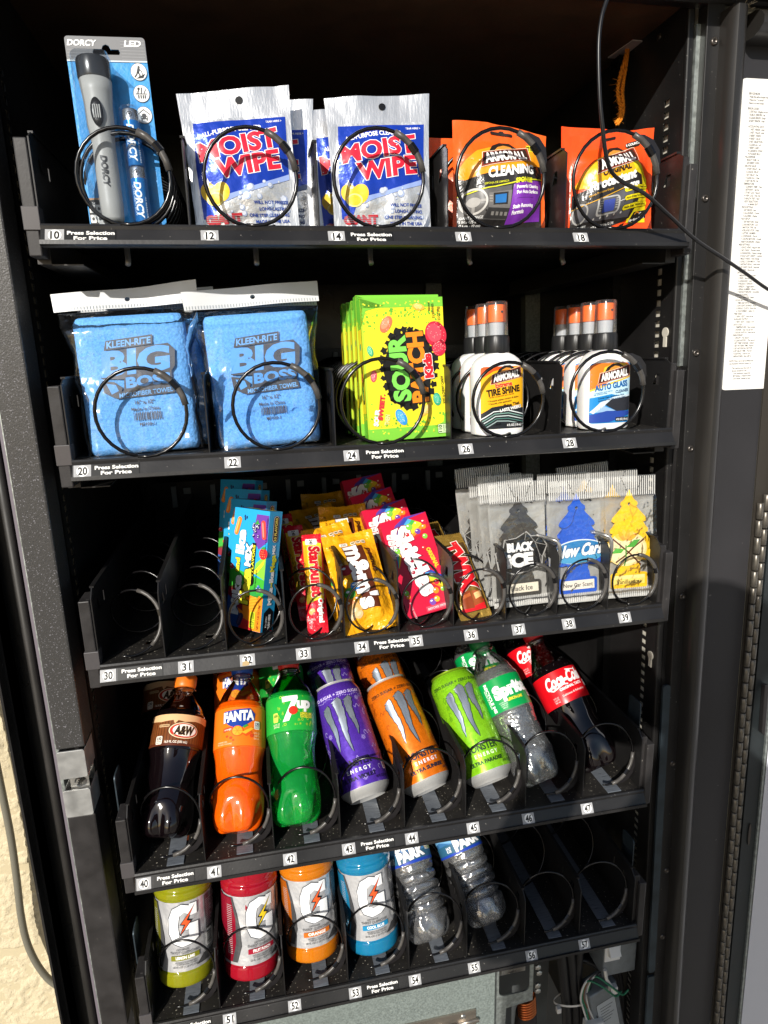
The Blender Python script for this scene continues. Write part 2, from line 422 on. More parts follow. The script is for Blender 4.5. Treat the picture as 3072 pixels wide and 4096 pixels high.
# outer skins and front jambs
obj('outer_skin', B().box(-.118, -.112, .05, .52, -.12, 1.79), BLACK, vm)
obj('front_lip', B().box(-.118, -.1155, .035, .05, .03, 1.79), BLACK, vm)
obj('recess_channel', B().prism([(-.112, .05), (-.112, .075), (-.091, .075), (-.091, .05), (-.0905, .05), (-.0905, .08), (-.1125, .08), (-.1125, .05)], 'z', .03, 1.73), GLOSSB, vm)
obj('gasket_bead', B().lathe([(.0045, .03), (.0045, 1.73)], 14, c=(-.0865, .052)), RUBBER, vm, smooth=True)
obj('jamb_back', B().box(-.091, XL, .06, .064, .03, 1.73), BLACK, vm)
obj('jamb_trim', B().box(-.0785, -.0740, .046, .06, .03, 1.73), mat('mauve_grey_strip', '#6b646c', .5), vm)
obj('jamb_trim', B().box(-.0738, -.0705, .041, .06, .03, 1.73), GALV, vm)
# latch post: textured black box column, broken by the zinc lock keeper
for (a, b, m) in ((.9545, 1.73, TEXT), (.560, .8692, BRACK)):
    obj('latch_post', B().box(-.0655, -.0352, .018, .058, a, b), m, vm, bev=.002)
for z0, z1 in ((.9195, .9535), (.8705, .9045)):
    lk = B(); O = rrect(-.0648, z0, -.0356, z1, .0025)
    lk.prism(O, 'y', .0145, .0165); lk.box(-.0640, -.0630, .0166, .045, z0+.001, z1-.001); lk.box(-.0366, -.0358, .0166, .05, z0+.001, z1-.001)
    obj('lock_keeper', lk, ZINC, vm, bev=.0008)
tv = B()
for i in range(7):
    o_ = len(tv.v)
    for (r, dy) in ((.0068, 0), (.0056, .0012), (.0068, .0024)):
        for k in range(20): tv.v.append((-.0452+r*cos(2*pi*k/20), .0192+i*.0024+dy, .9115+r*sin(2*pi*k/20)))
    for j in range(2):
        for k in range(20): tv.f.append((o_+j*20+k, o_+j*20+(k+1) % 20, o_+(j+1)*20+(k+1) % 20, o_+(j+1)*20+k)); tv.m.append(0)
obj('threaded_hole', tv, STEEL, vm, smooth=True)
V, T = curve_tris([[(-56.5, 903), (-36.5, 903), (-36.5, 921), (-56.5, 921)], ellipse(-45.2, 911.5, 6.8, 6.8, 20)])
g = B().add([(x/1000, .019, z/1000) for x, z in V], T); g.box(-.0565, -.0562, .019, .04, .903, .921); g.box(-.064, -.036, .041, .043, .90, .924)
obj('keeper_block', g, STEEL, vm)
# right jamb
obj('jamb_flange', B().box(XR-.001, XR+.0077, .046, .052, .05, 1.735, 0, SH), BLACK, vm, bev=.002)
obj('jamb_trim', B().box(XR+.008, XR+.0215, .044, .05, 1.345, 1.705, 0, SH), GALV, vm)
obj('jamb_trim', B().box(XR+.008, XR+.0215, .047, .052, .05, 1.344, 0, SH), BLACK, vm)
obj('jamb_strip', B().box(XR+.013, XR+.034, .034, .05, .05, 1.722, 0, SH), BLACK, vm, bev=.001)
obj('side_plate', B().prism(rrect(XR-.0005, .44, XR+.0105, .925, .004), 'y', .030, .0335, 0, SH), mat('slate_steel_plate', '#39434a', .4, metal=.5, vary=(40, .3), bump=(60, .1)), vm)
obj('side_plate', B().prism(rrect(XR-.0005, .05, XR+.0105, .432, .002), 'y', .030, .0335, 0, SH), MATS['slate_steel_plate'], vm)
for z in (1.685, 1.53, 1.36, 1.245, 1.05, .80, .62, .50):
    x0, _, _ = SH(XR+.0225, 0, z)
    g = B(); o_ = 0
    for (r, y) in ((.0042, .0345), (.004, .0325), (.0022, .0318), (.0018, .0328)):
        for k in range(14): g.v.append((x0+r*cos(2*pi*k/14), y, z+r*sin(2*pi*k/14)))
    for j in range(3):
        for k in range(14): g.f.append((j*14+k, j*14+(k+1) % 14, (j+1)*14+(k+1) % 14, (j+1)*14+k)); g.m.append(0)
    g.f.append(tuple(range(42, 56))); g.m.append(0)
    obj('rivet', g, mat('dark_rivet', '#5c5753', .3, metal=.8), vm, smooth=True)
bz = B().prism([(XR+.0285, .05), (XR+.0285, .024), (XR+.030, .016), (XR+.034, .012), (XR+.041, .012), (XR+.047, .016), (XR+.0505, .024), (XR+.0515, .05)], 'z', .05, 1.712, 0, SH)
obj('gasket_tube', bz, mat('satin_black_tube', '#2b2927', .34, spec=.55, vary=(8, .1)), vm, smooth='auto')
obj('gasket_tube', B().prism([(.05, 1.712), (.022, 1.712), (.014, 1.708), (.009, 1.702), (.009, 1.695), (.014, 1.690), (.022, 1.687), (.05, 1.687)], 'x', XR+.0465, 1.05), MATS['satin_black_tube'], vm, smooth='auto')
fz = B()
for i in range(70):
    q = Vector((XR+.028+random.random()*.012, .014+random.random()*.03, 1.711+random.random()*.004))
    fz.tube([q, q+Vector((random.gauss(0, .003), random.gauss(0, .003), random.random()*.003))], .0004, 3)
ft = obj('insulation_fluff', fz, mat('tan_fluff', '#8d8371', .9), vm)
obj('bay_panel', B().box(XR+.052, .806, .042, .052, .05, 1.687, 0, SH), DOORIN, vm)
# piano hinge
kn = bpy.data.meshes.new('knuckle'); gk = B().lathe([(.0036, -.0108), (.0042, -.0104), (.0042, .0104), (.0036, .0108)], 12)
kn.from_pydata(gk.v, [], gk.f)
for p in kn.polygons: p.use_smooth = True
kn.materials.append(mat('worn_hinge_steel', '#6b665e', .38, metal=.7, vary=(80, .3)))
hinge = obj('hinge', B().box(.8062, .8285, .0405, .0418, .05, 1.69, 0, SH), mat('hinge_leaf', '#4b4640', .4, metal=.6), vm)
for i in range(40):
    z = .24+i*.0235
    for dx, dz in ((.8128, 0), (.8215, .011)):
        k = bpy.data.objects.new('knuckle', kn); COL.objects.link(k); k.parent = hinge; k.location = SH(dx, .037, z+dz); k.rotation_euler = (0, rad(-1.72), 0)
# opened main door beyond the hinge
obj('door_edge', B().box(.8290, .852, .036, .05, .05, 1.72, 0, SH), mat('black_door_edge', '#23282a', .42, spec=.5, vary=(20, .25), speck=(120, .74, '#5d6363')), vm)
obj('door_edge_trim', B().box(.8522, .8556, .033, .05, .05, 1.72, 0, SH), GALV, vm)
g = B().prism([(.8560, .032), (1.35, -.30), (1.37, -.28), (.868, .05)], 'z', .05, 1.72, 0, SH)
door = obj('door', g, WHITEP, vm)
lever = obj('door_handle', B().prism([(.8375, .905), (.8445, .905), (.8455, .825), (.8395, .83)], 'y', .028, .0355, 0, SH), FIN, door, bev=.001)
obj('door_rivet', B().prism(ellipse(.8405, .655, .0022, .019, 14), 'y', .034, .0358, 0, SH), MATS['dark_rivet'], door)

# white service sheet with its small print
SX0, SZ1 = .7440, 1.655
sheet = tag(obj('service_sheet', B().prism(rrect(SX0, 1.314, .95, SZ1, .008), 'y', .0408, .0418, 0, SH), mat('white_sheet', '#e6e4e0', .5)), 'white printed service instruction sheet stuck on the right dark panel', 'notice')
LN = [(0, 'SERVICE MODE'), (0, '- Press the yellow button inside'), (0, '- Press # or * to scroll'), (0, '- Return to vend mode'), None,
 (0, 'ERROR CODES'), (2, '2 DETAILS - Display errors'), (2, '1 SUBLVL ERRORS - list'), (2, '0 CLEAR ERROR - Enter'), (2, '# NEXT ERROR - View'), None,
 (2, 'ACCOUNTING DATA'), (4, '1 HIST. VENDS - total'), (4, '2 HIST. VALUE - total'), (4, '3 RESET. VENDS'), (4, '4 RESET. VALUE'), (4, '5 HIST. SELECTION'), (4, '6 CLEAR ALL - all'), (4, '7 RESET CARD -'), (4, '8 CASHBOX COINS'), (4, '9 STACKED BILLS'),
 (1, 'FILL/DISPENSE'), (3, 'SELECT TUBE 1-6'), (3, 'OR INSERT COIN -'), (1, 'DELAYED SALES'), (3, '1 START DELAY - Set'), (3, '2 CANCEL DELAY -'), (3, '3 SET DELAY - Set'), (3, '4 CLEAR ALL - Clear'), (3, "5 EDIT SEL'NS - Set"),
 (1, 'TEMPERATURE'), (3, '1 CURRENT TEMP - View'), (3, '2 SETPOINT - Set the'), (3, '3 START LOG - Record'), (3, '4 VIEW LOG - View the'), (3, '5 HEALTH TEST - Start'), (3, '6 EDIT SELECTIONS -'), (8, '<< MARK EXIT'),
 (1, 'PRICE SETTINGS'), (3, '1 SET PRICES - Save'), (3, '2 VALUEVEND - Combo'), (3, '3 CALORIES - Display'), (1, 'TRAY SETUP'), (3, '1 TEST MOTORS - Enter'), (3, '2 LINK MOTORS - Link'), (3, '3 MOTOR TYPE - Set'), (3, '4 DELAYED STOP - Delay'), (3, '5 LETTER / NUMBER -'), (3, '6 CONFIGURE - Find all'), (3, '7 COUPLE MOTORS - Couple'), (3, '8 MOTOR ERRORS - Display'),
 (1, 'MDB SETTINGS'), (3, '1 FORCE VEND - Require sale'), (3, '2 NO CHEAT - Prevent vends'), (3, '3 CHANGE BILL - Return change'), (3, '4 HOLD LOST CREDIT - maintain'), (3, '5 MULTI-VEND - Hold change'), (3, '6 LEVEL2 COIN MECH. - Treat'), (3, '7 INSTANT REVAL - Adds value'), (3, '8 OF CARD VALUE - Suppress'), (3, '9 REFUND - Special use,'),
 (1, 'OPTIONS'), (3, '1 MESSAGE - Create a new'), (3, '2 PRIZE - Set up and free'), (3, '3 LANGUAGE - Lists'), (3, '4 PRODUCT SENSOR -'), (3, '5 SPEECH - Toggle speech'), (3, '6 SERIAL NUMBER - Allows'), (3, '7 INSTANT REFUND - Immediate'),
 (1, 'SALES BLOCKING'), (3, '1 - 4 SET PERIODS - Select'), (1, 'CLOCK SETTINGS'), (3, '1 TIME AND DATE - Program'), (3, '2 DAYLIGHT SAVINGS - Auto'), (3, '3 DISPLAY CLOCK - Show the'), (3, '4 12/24 FORMAT - Select 12-'), (1, 'FREE VEND'), (3, '1 VIEW / EDIT - Vend all sel'), (1, 'AUXILIARY OUTPUT'), (3, '1 VIEW / EDIT - Output a con'), (1, 'DATA LOGS'), (3, '1 TEMPERATURE - View temper'), (3, '2 POWER - View the last ten'), (3, '3 DOOR SWITCH - View the las'), (1, 'ENERGYSENSIT'), (3, '1 ON/OFF - The factory'), (3, '2 CLEAR HISTORY - The record'), (3, '3 SET TEMP CHANGE - Default'), (3, '4 SET PATTERN TIME - Factory'), (3, '5 SET HISTORICAL FACTOR -'), (3, '6 SET DELAY TIME - The fact'), (3, '7 LIGHTING - Used to turn'), (3, '8 BRIGHTNESS - Sets LED br'), None,
 (-1, 'NOTE: When not in Service Mode and'), (-1, 'out-of-position switched motors to'), None, (3, 'This machine must have one or'), (3, 'devices installed for use:'), (5, 'Coin mechanism, supported'), (5, 'Bill Validator, treated as level'), (5, 'Card reader, treated as level')]
a = Art(); yy = 1640.0; dk = mat('print_grey', '#2e2e30', .6)
for q in LN:
    if q is None: yy -= 2.4; continue
    ht = 2.0
    a.text(q[1], SX0*1000+12+q[0]*1.5, yy, ht, dk, 0, align='l', bold=.006, w=None)
    yy -= 3.12
def shm(x, y, o): return SH(x, .0408-o, y)
# letters are narrow on the sheet
for i, t_ in enumerate(a.t): pass
a.t = [tuple((SX0*1000+12+(p[0]-SX0*1000-12)*.72, p[1]) for p in t_[:3])+t_[3:] for t_ in a.t]
a.emit('print', sheet, shm, maxlen=60, smooth=False)

# ------------------------------------------------------------------ trays
TZ = {1: 1.4898, 2: 1.2762, 3: 1.0590, 4: .7962, 5: .5770}
DX = {1: [0, .1297, .2515, .3809, .5074, .640], 2: [-.002, .129, .2576, .3835, .5108, .6436],
      3: [-.003, .0634, .1279, .1932, .2582, .3207, .3858, .4499, .5148, .581, .648],
      4: [.002, .0815, .1616, .2418, .322, .401, .4814, .5617, .643], 5: [-.002, .0797, .1608, .242, .3235, .4032, .4855, .5666, .648]}
LAB = {1: [(10, 0.013), (12, 0.1477), (14, 0.2667), (16, 0.3947), (18, 0.5218)], 2: [(20, 0.0087), (22, 0.1512), (24, 0.2726), (26, 0.3976), (28, 0.5185)], 3: [(30, 0.006), (31, 0.0847), (32, 0.1494), (33, 0.2102), (34, 0.2756), (35, 0.3383), (36, 0.4042), (37, 0.463), (38, 0.5266), (39, 0.6002)], 4: [(40, 0.0127), (41, 0.0913), (42, 0.1793), (43, 0.2501), (44, 0.3287), (45, 0.4083), (46, 0.4821), (47, 0.5637)], 5: [(50, 0.0127), (51, 0.0908), (52, 0.1716), (53, 0.2496), (54, 0.3291), (55, 0.4107), (56, 0.4926), (57, 0.5705)]}
STR = {1: [.041, .2985], 2: [.0376, .3060], 3: [.0370, .3077], 4: [.0450, .2830], 5: [.0450, .2830]}
PITCH = {10: .017, 12: .04, 14: .04, 16: .05, 18: .06, 20: .06, 22: .06, 24: .021, 26: .036, 28: .036}
FACE = lambda W_: (lambda x, y, o: (x, -.0052-.0062*(1-y/.0112)-o*.87, -.0152+.0112*(y/.0112)+o*.5))
def divider_mesh(L, H, notch=.010, hole=True, first=False):
    g = B(); t = .0006
    P = [(0, 0), (L, 0), (L, H+.004), (.012, H), (.010, H), (0, H-notch)]
    loops = [[(p[0], p[1]) for p in P]]
    if hole: loops.append([(.020, H-.030), (.034, H-.030), (.028, H-.018), (.020, H-.018)]); loops.append([(.050, H-.03), (.054, H-.03), (.054, H-.018), (.050, H-.018)])
    V, T = curve_tris(loops)
    g.add([(-t, y, z) for y, z in V], T); g.add([(t, y, z) for y, z in V], T)
    for lp in loops:
        n = len(lp)
        vs = [(-t, y, z) for y, z in lp]+[(t, y, z) for y, z in lp]
        g.add(vs, [(i, (i+1) % n, n+(i+1) % n, n+i) for i in range(n)])
    g.prism([(t, .006), (.0125, .022), (.0125, L), (t, L)], 'z', .0004, .0012)             # foot flange on the pan
    g.box(-.0022, .0022, .010, L, H-.0008, H+.0012)                                       # folded top edge
    return g
def coil(R, pitch, depth, wire, cx, cz, y0=.004, a0=-105, rx=None, flat=0, jump=0, nf=30):
    P = []; turns = depth/pitch; n = int(turns*30); rx = rx or R
    for i in range(n+1):
        a = rad(a0)+2*pi*i/30; yy = y0+pitch*i/30 if not flat else y0+(flat*i/30 if i < nf else flat*nf/30+(jump*(i-nf)/4 if i < nf+4 else jump+pitch*(i-nf-4)/30))
        P.append((cx+rx*cos(a), yy, cz+R*sin(a)))
    return P
TRAY = {}
names = {1: 'top black tray holding wipes, sponge pouches and a flashlight card', 2: 'second black tray from the top holding towels, candy boxes and spray bottles',
         3: 'middle black tray with ten narrow columns of candy and air fresheners', 4: 'fourth black tray down holding soda bottles and tall cans', 5: 'lowest black tray holding sports drinks and water bottles'}
for t in range(1, 6):
    z = TZ[t]; D = DX[t]; n = len(D)-1; x0, x1 = D[0], D[-1]
    tr = thing('vending_tray', names[t], 'tray', (0, 0, z), 'pull-out trays of the vending machine'); TRAY[t] = tr
    # pan with a row of punched square holes
    g = B(); hy = (.040, .050); g.box(x0-.012, x1+.012, 0, hy[0], -.0012, 0); g.box(x0-.012, x1+.012, hy[1], .50, -.0012, 0)
    xs = [x0-.012]
    for i in range(n):
        c = (D[i]+D[i+1])/2+.012; xs += [c-.005, c+.005]
    xs.append(x1+.012)
    for i in range(0, len(xs), 2): g.box(xs[i], xs[i+1], hy[0], hy[1], -.0012, 0)
    obj('pan', g, PAN, tr)
    g = B().prism([(0, -.0012), (-.0012, .0012), (-.0040, .0012), (-.0052, -.0006), (-.0048, -.0035), (-.0052, -.0040), (-.0114, -.0152), (-.0142, -.0138), (-.0148, -.0175), (-.0120, -.0188), (-.001, -.0188), (0, -.0175)], 'x', x0+.001, x1+.004)
    obj('price_rail', g, RAIL, tr)
    obj('rear_panel', B().box(x0-.01, x1+.01, .475, .478, 0, .105), GLOSSB, tr)
    for i in range(n):
        c = (D[i]+D[i+1])/2
        obj('motor_clip', B().box(c-.004, c+.004, .468, .4745, .062, .098).box(c+.016, c+.028, .470, .4745, .084, .094), mat('dim_white_plastic', '#8f918f', .5), tr)
    for sx, xa in ((-1, x0), (1, x1)):
        obj('side_rail', B().box(min(xa, xa+sx*.012), max(xa, xa+sx*.012), .02, .48, -.030, -.002).box(xa-.028 if sx > 0 else xa, xa if sx > 0 else xa+.028, .02, .48, -.0312, -.0300), mat('satin_slide_rail', '#3c3a39', .4, metal=.3), tr)
        b = B(); e = sx*.0012
        X = lambda a_, b_: (min(xa+sx*a_, xa+sx*b_), max(xa+sx*a_, xa+sx*b_))
        if sx < 0:
            b.box(*X(.0012, .0125), -.001, .03, -.026, .072)
        else:
            b.box(*X(.0065, .0165), -.002, .024, -.024, .066); b.box(*X(.0012, .010), .004, .03, -.015, .074)
        br = obj('end_bracket', b, BRACK, tr, bev=.0012)
        if sx < 0: obj('bracket_clip', B().box(*X(-.001, .0135), -.0025, .012, -.004, .016), mat('clear_grey_tape', '#4b4849', .3, spec=.6), tr, bev=.0006)
        if t > 3: obj('hanger_plate', B().prism(rrect(.032, .055, .060, .106, .005), 'x', *X(.015, .0165)), MATS['slate_steel_plate'], tr)
    H = .083
    if t <= 2:
        for i in range(n+1):
            obj('divider', divider_mesh(.46, .079, .006), BLACK, tr, loc=(D[i], .0, 0))
    else:
        me = None
        for i in range(n+1):
            if me is None: o = obj('divider', divider_mesh(.46, H), BLACK, tr, loc=(D[i], 0, 0)); me = o.data
            else: obj('divider', me, BLACK, tr, loc=(D[i], 0, 0))
    if t == 1:
        for x in (.064, .19, .31, .42, .53):
            obj('hook', B().tube([(x, .05, -.002), (x, .05, -.022), (x, .046, -.027)], .0028, 8), mat('dull_steel', '#8a8886', .4, metal=.6), tr, smooth=True)
    # coils
    for i in range(n):
        num = LAB[t][i][0]; c = (D[i]+D[i+1])/2; w = D[i+1]-D[i]
        if t <= 2:
            cx = {10: .0765, 12: .1893, 14: .3114, 16: .4359, 18: .5618, 20: .0680, 22: .199, 24: .309, 26: .448, 28: .565}[num]
            R = {10: .0405, 12: .0425, 14: .0440, 16: .0460, 18: .0470, 20: .0430, 22: .0435, 24: .0440, 26: .0400, 28: .0440}[num]
            cz = R+.0008; wr = .00185; P = coil(R, PITCH[num], .40, wr, cx, cz, -.004, -100, None, .0045, .006 if num == 10 else .032)
        elif t == 3:
            R = .0315; cx = c+.001; cz = R+.0035; wr = .0013; P = coil(R, .065, .42, wr, cx, cz, .002, -112, .0288) if num < 32 else coil(R, .065, .42, wr, cx, cz, -.002, -108, .0288, .004, .03)
        else:
            R = .039; cx = c+.0025; cz = R+.010; wr = .0014; P = coil(R, .088, .40, wr, cx, cz, .003, -112, .0350, .040, .045, 26)
        co = obj('coil', B().tube(P, wr, 8), WIRE, tr, smooth=True)
        # grey sleeve and, on some, the black fin on the right-hand side of the first turn
        n0, n1 = ((3, 15) if t <= 2 else (3, 12)) if t != 3 else (5, 16)
        if t <= 2: n0, n1 = 9, 14
        if t >= 4: n0, n1 = 2, 9
        seg = P[n0:n1+1]; rr_ = [wr*1.75]*len(seg)
        if num in (30, 31) or t != 3 or True:
            obj('sleeve', B().tube(seg, rr_, 8), SLEEVE, co, smooth=True)
            q = seg[len(seg)//2]; kq = n0+len(seg)//2
            obj('sleeve_clip', B().tube([P[kq-1].__class__(P[kq-1]) if False else P[kq-1], P[kq]], wr*2.2, 8), WIRE, co)
        if t >= 4 or num in (16, 18, 28, 36, 37, 38, 39):
            g = B(); aa = [n0+k for k in range(n1-n0+1)]
            inner = [P[k] for k in aa]; grow = (.011 if t >= 4 else .010) if t != 3 else .004
            outer = []
            for j, k in enumerate(aa):
                p = P[k]; f = 1+grow/R*sin(pi*j/(len(aa)-1)); outer.append((cx+(p[0]-cx)*f, p[1]+.0008, cz+(p[2]-cz)*f))
            m = len(aa)
            for s_ in (-.0006, .0006):
                g.add([(p[0], p[1]+s_, p[2]) for p in inner]+[(p[0], p[1]+s_, p[2]) for p in outer], [(j, j+1, m+j+1, m+j) for j in range(m-1)])
            obj('coil_fin', g, FIN, co)
        if t >= 4:
            obj('glide_strip', B().box(cx-.0065, cx+.0125, .001, .42, .0004, .0016), GLIDE, tr)
    # number plates and selection strips on the rail
    F = FACE(0)
    for (num, lx) in LAB[t]:
        a = Art(); a.rect(-8, 0.2, 8, 11.0, PLATE, 0)
        a.ell(0.2, 5.6, 5.6, 4.9, '#f4f3ef', 1); a.text(str(num), .3, 5.6, 6.6, '#151515', 2, w=8.0 if str(num)[0] != '1' else 7.2, bold=.03)
        if num == 32: a.poly([(-6, .6), (-5, 4.4), (-1, 4.9), (1.6, 3.4), (1.8, .8), (-2, .2)], '#b49a6c', 3)
        lo = obj('number_plate', B().prism([(F(0, 0, .0003)[1], F(0, .0002, 0)[2]), (F(0, .011, .0003)[1], F(0, .011, 0)[2]), (F(0, .011, 0)[1], F(0, .011, 0)[2]), (F(0, .0002, 0)[1], F(0, .0002, 0)[2])], 'x', lx-.0081, lx+.0081), PLATE, tr)
        a.emit('number', lo, lambda x, y, o, lx=lx: F(x+lx, y, o+.0005), maxlen=30, smooth=False)
    for lx in STR[t]:
        a = Art(); a.rect(-21.5, .1, 24, 11.1, '#1b1b1b', 0)
        a.text('Press Selection', 2.6, 8.0, 3.1, '#eceae6', 1, w=40, bold=.035); a.text('For Price', 2.2, 3.2, 3.1, '#eceae6', 1, w=28, bold=.035)
        a.rect(23.4, .1, 23.9, 11.1, '#050505', 1)
        lo = obj('selection_strip', a.mesh(lambda x, y, o, lx=lx: F(x+lx, y, o+.0002), 30), None, tr)
# ------------------------------------------------------------------ tray 1 and 2: packets, towels, boxes, spray bottles
FOIL = mat('silver_foil', '#dcdddf', .30, metal=.62, bump=(60, .55, 4), vary=(25, .06))
FOILSEAL = mat('silver_foil_seal', '#d8d9db', .32, metal=.65, bump=(500, .5), stretch=(1, 1, .25))
CLEAR = film('clear_film', .965, bump=(26, .5), fres=.42, rough=.14)
BLIS = film('clear_blister', .985, tint='#f7fbff', bump=(20, .12), fres=.22, rough=.05)
def pouch(name, w, h, d, m, parent, seal=(.10, .05, .05), wr=.0012, nu=44, nv=56, mseal=None, teeth=0, warp=None, seed=0, back=None, wv=.0009):
    """a pillow pack; returns the front map (x, y, off) -> 3-D.  seal: flat share at top, bottom, sides"""
    st, sb, ss = seal
    def sm(t): t = max(0, min(1, t)); return t*t*(3-2*t)
    def thick(u, v):
        tu = sm(min((u-ss), (1-ss-u))/.30) if ss < u < 1-ss else 0
        tv = sm(min((v-sb)/.22, (1-st-v)/.28)) if sb < v < 1-st else 0
        return d*(tu**.6)*(tv**.6) if tu > 0 and tv > 0 else 0
    def wob(x, z):
        n = noise.fractal(Vector((x*38+seed*3, z*24, seed*1.7)), 1.0, 2.0, 3)*wr
        n += noise.noise(Vector((x*120, z*16+seed, seed)))*wr*.45
        n += noise.noise(Vector((x*9+seed, z*9, seed)))*wr*1.4
        n += (.5-abs(noise.noise(Vector((x*30+seed*2, z*30, seed+9)))))*wr*.9
        return n
    def pt(x, z, off, s):
        u = x/w+.5; v = z/h
        t = thick(u, v)
        y = s*(t*.5+.0003)+wob(x, z)*(.5+.5*min(1, t/(.3*d+1e-6)))-s*0
        ed = max(0, 1-min(v/(sb+.05), (1-v)/(st+.05)))
        y += wv*ed*sin(x*95+seed*1.3)
        if s < 0: y -= off
        # gentle pinch of the outline where the pack is full
        pin = 1-.035*sm(t/d)*0-.02*sin(pi*max(0, min(1, v)))
        X, Z = x*pin, z
        if warp: X, Z = warp(X, Z, u, v)
        return (X, y, Z)
    g = B()
    def fr(u, v, s):
        x = (u-.5)*w; z = v*h
        if teeth and (v < .001 or v > .999): z += (teeth if (round(u*nu) % 2) else 0)*(1 if v > .5 else -1)
        return pt(x, z, 0, s)
    mf = (lambda u, v: 1 if (v > 1-st or v < sb or u < ss or u > 1-ss) else 0) if mseal else None
    g.grid(lambda u, v: fr(u, v, -1), nu, nv, mf=mf)
    g.grid(lambda u, v: fr(u, v, 1), nu, nv, mf=(lambda u, v: 2) if back else mf)
    ms = [m]+([mseal] if mseal else [m])+([back] if back else [])
    o = obj(name, g, ms, parent, smooth=True)
    return lambda x, y, off: pt(x, y, off, -1)

Z1, Z2, Z3, Z4, Z5 = (TZ[k]+.0006 for k in (1, 2, 3, 4, 5))
# --- flashlight blister card
fl = thing('flashlight_pack', 'blue carded grey flashlight with two batteries in a clear blister', 'flashlight', (.0715, .030, Z1), lean=4, tilt=-1.6)
cw, ch = 35, 169
hole = [(-11, 154), (11, 154), (12, 156), (11, 158.5), (4, 158.5), (2.6, 161.5), (0, 162.6), (-2.6, 161.5), (-4, 158.5), (-11, 158.5), (-12, 156)]
V, T = curve_tris([rrect(-cw, 1, cw, ch, 3), hole])
g = B(); V3 = [(x/1000, .0006, z/1000) for x, z in V]; g.add(V3, T); g.add([(x, -.0002, z) for x, y, z in V3], T)
BLUEC = mat('blue_card', '#2f93d6', .4, bump=(260, .35), vary=(120, .12))
obj('card', g, BLUEC, fl)
a = Art()
V, T = curve_tris([[(-cw, 148.6)]+[(cw, 148.6)]+[p for p in rrect(-cw, 140, cw, ch, 3) if p[1] > 149], hole]); a.tris(V, T, '#77787b', 0)
for k in range(7): a.rect(-34, 149.6+k*2.6, -13, 150.1+k*2.6, '#919295', 1); a.rect(13, 149.6+k*2.6, 34, 150.1+k*2.6, '#919295', 1)
a.rect(-cw, 148.0, cw, 149.2, '#c9d6de', 2)
a.text('DORCY', -20.5, 163.4, 4.6, '#f1f1f1', 3, w=24, bold=.04, shear=.25); a.text('LED', 24, 163.6, 4.6, '#f1f1f1', 3, w=14, bold=.04, shear=.25)
for iz in (140, 121.5, 103):
    a.ell(26.5, iz, 7.4, 7.6, '#5b636b', 2, 32); a.ell(26.5, iz, 6.9, 7.1, '#eeeeec', 3, 32)
k = '#3a3d40'
a.ell(26.8, 144.0, 1.1, 1.1, k, 4, 12); a.line([(26.6, 142.4), (25.6, 139.4)], 2.3, k, 4); a.line([(25.8, 139.6), (27.2, 137.4), (26.6, 135)], 1.2, k, 4); a.line([(25.4, 139.4), (24.0, 137.2), (22.6, 135.6)], 1.2, k, 4); a.line([(27, 142), (29, 140.4), (30, 136)], .7, k, 4); a.poly([(23, 134.2), (30, 134.6), (32, 138.6), (30, 136.2)], k, 4)
a.line([(21.6, 121.2), (31.6, 121.2)], .8, k, 4)
for dx in (-2.6, -.6, 1.4, 3.2): a.rect(25.9+dx, 117.2, 27.1+dx, 120.3, k, 4)
a.line([(23.4, 122), (24.6, 125.6)], 1, k, 4); a.ell(24.4, 125.6, 1.2, 1.2, k, 4, 10); a.line([(26.4, 122), (27, 126.4)], 1.1, k, 4); a.line([(29, 122), (30.6, 125)], .8, k, 4)
a.line([(21.2, 103.6), (26.5, 107.8), (31.8, 103.6)], .8, k, 4); a.rr(23.4, 99.4, 29.6, 102.2, .8, k, 4); a.poly([(24.2, 102), (28.8, 102), (27.9, 104.4), (25.1, 104.4)], k, 4); a.rect(23.6, 98.2, 24.8, 99.6, k, 4); a.rect(28.2, 98.2, 29.4, 99.6, k, 4); a.ell(24.4, 100.8, .55, .55, '#eeeeec', 5, 8); a.ell(28.6, 100.8, .55, .55, '#eeeeec', 5, 8)
a.emit('print', fl, front(.0004), maxlen=30)
a = Art()
a.rect(-34, 2, -17, 29, '#1f2021', 2); a.rect(-34, 29, -17, 30.6, '#c39a74', 2)
for bx, bz in ((-31, 21), (-25, 21), (-31, 12), (-25, 12), (-24, 5)): a.rr(bx-2.4, bz-3.6, bx+2.4, bz+3.6, .6, '#e9e9e6', 3); a.ell(bx, bz, 1.3, 1.6, k, 4, 10)
a.text('25', -29, 25.4, 2.6, '#eeeeec', 3); a.text('BRIGHT WHITE', -20, 14, 1.5, '#d8d8d4', 3, rot=90)
a.emit('spec_print', fl, front(.0004), maxlen=30)
GREYP = mat('grey_rubberised_plastic', '#a09f9b', .42, spec=.4, bump=(400, .05)); DKCAP = mat('dark_lens_cap', '#2d2e2f', .22, spec=.6, vary=(60, .3))
fx = -.0105; fy = -.0165
body = B().lathe([(.0085, .004), (.0098, .007), (.0102, .02), (.0101, .068), (.0105, .078), (.0118, .086), (.0120, .104), (.0130, .114), (.0140, .124)], 36, c=(fx, fy))
tor = obj('flashlight_body', body, GREYP, fl, smooth=True)
obj('lens_cap', B().lathe([(.0141, .1242), (.0146, .126), (.0147, .139), (.0140, .1412), (.012, .1418)], 36, c=(fx, fy)), DKCAP, fl, smooth='auto')
sw = B()
def swf(u, v):
    aa = 2*pi*u; r = 1 if v < .5 else (1-v)*2; x = .0052*cos(aa)*r; z = .0118*sin(aa)*r*1.0
    return (fx+x, fy-.0112-(.0022 if v >= .5 else .0022*v*2), .0945+z)
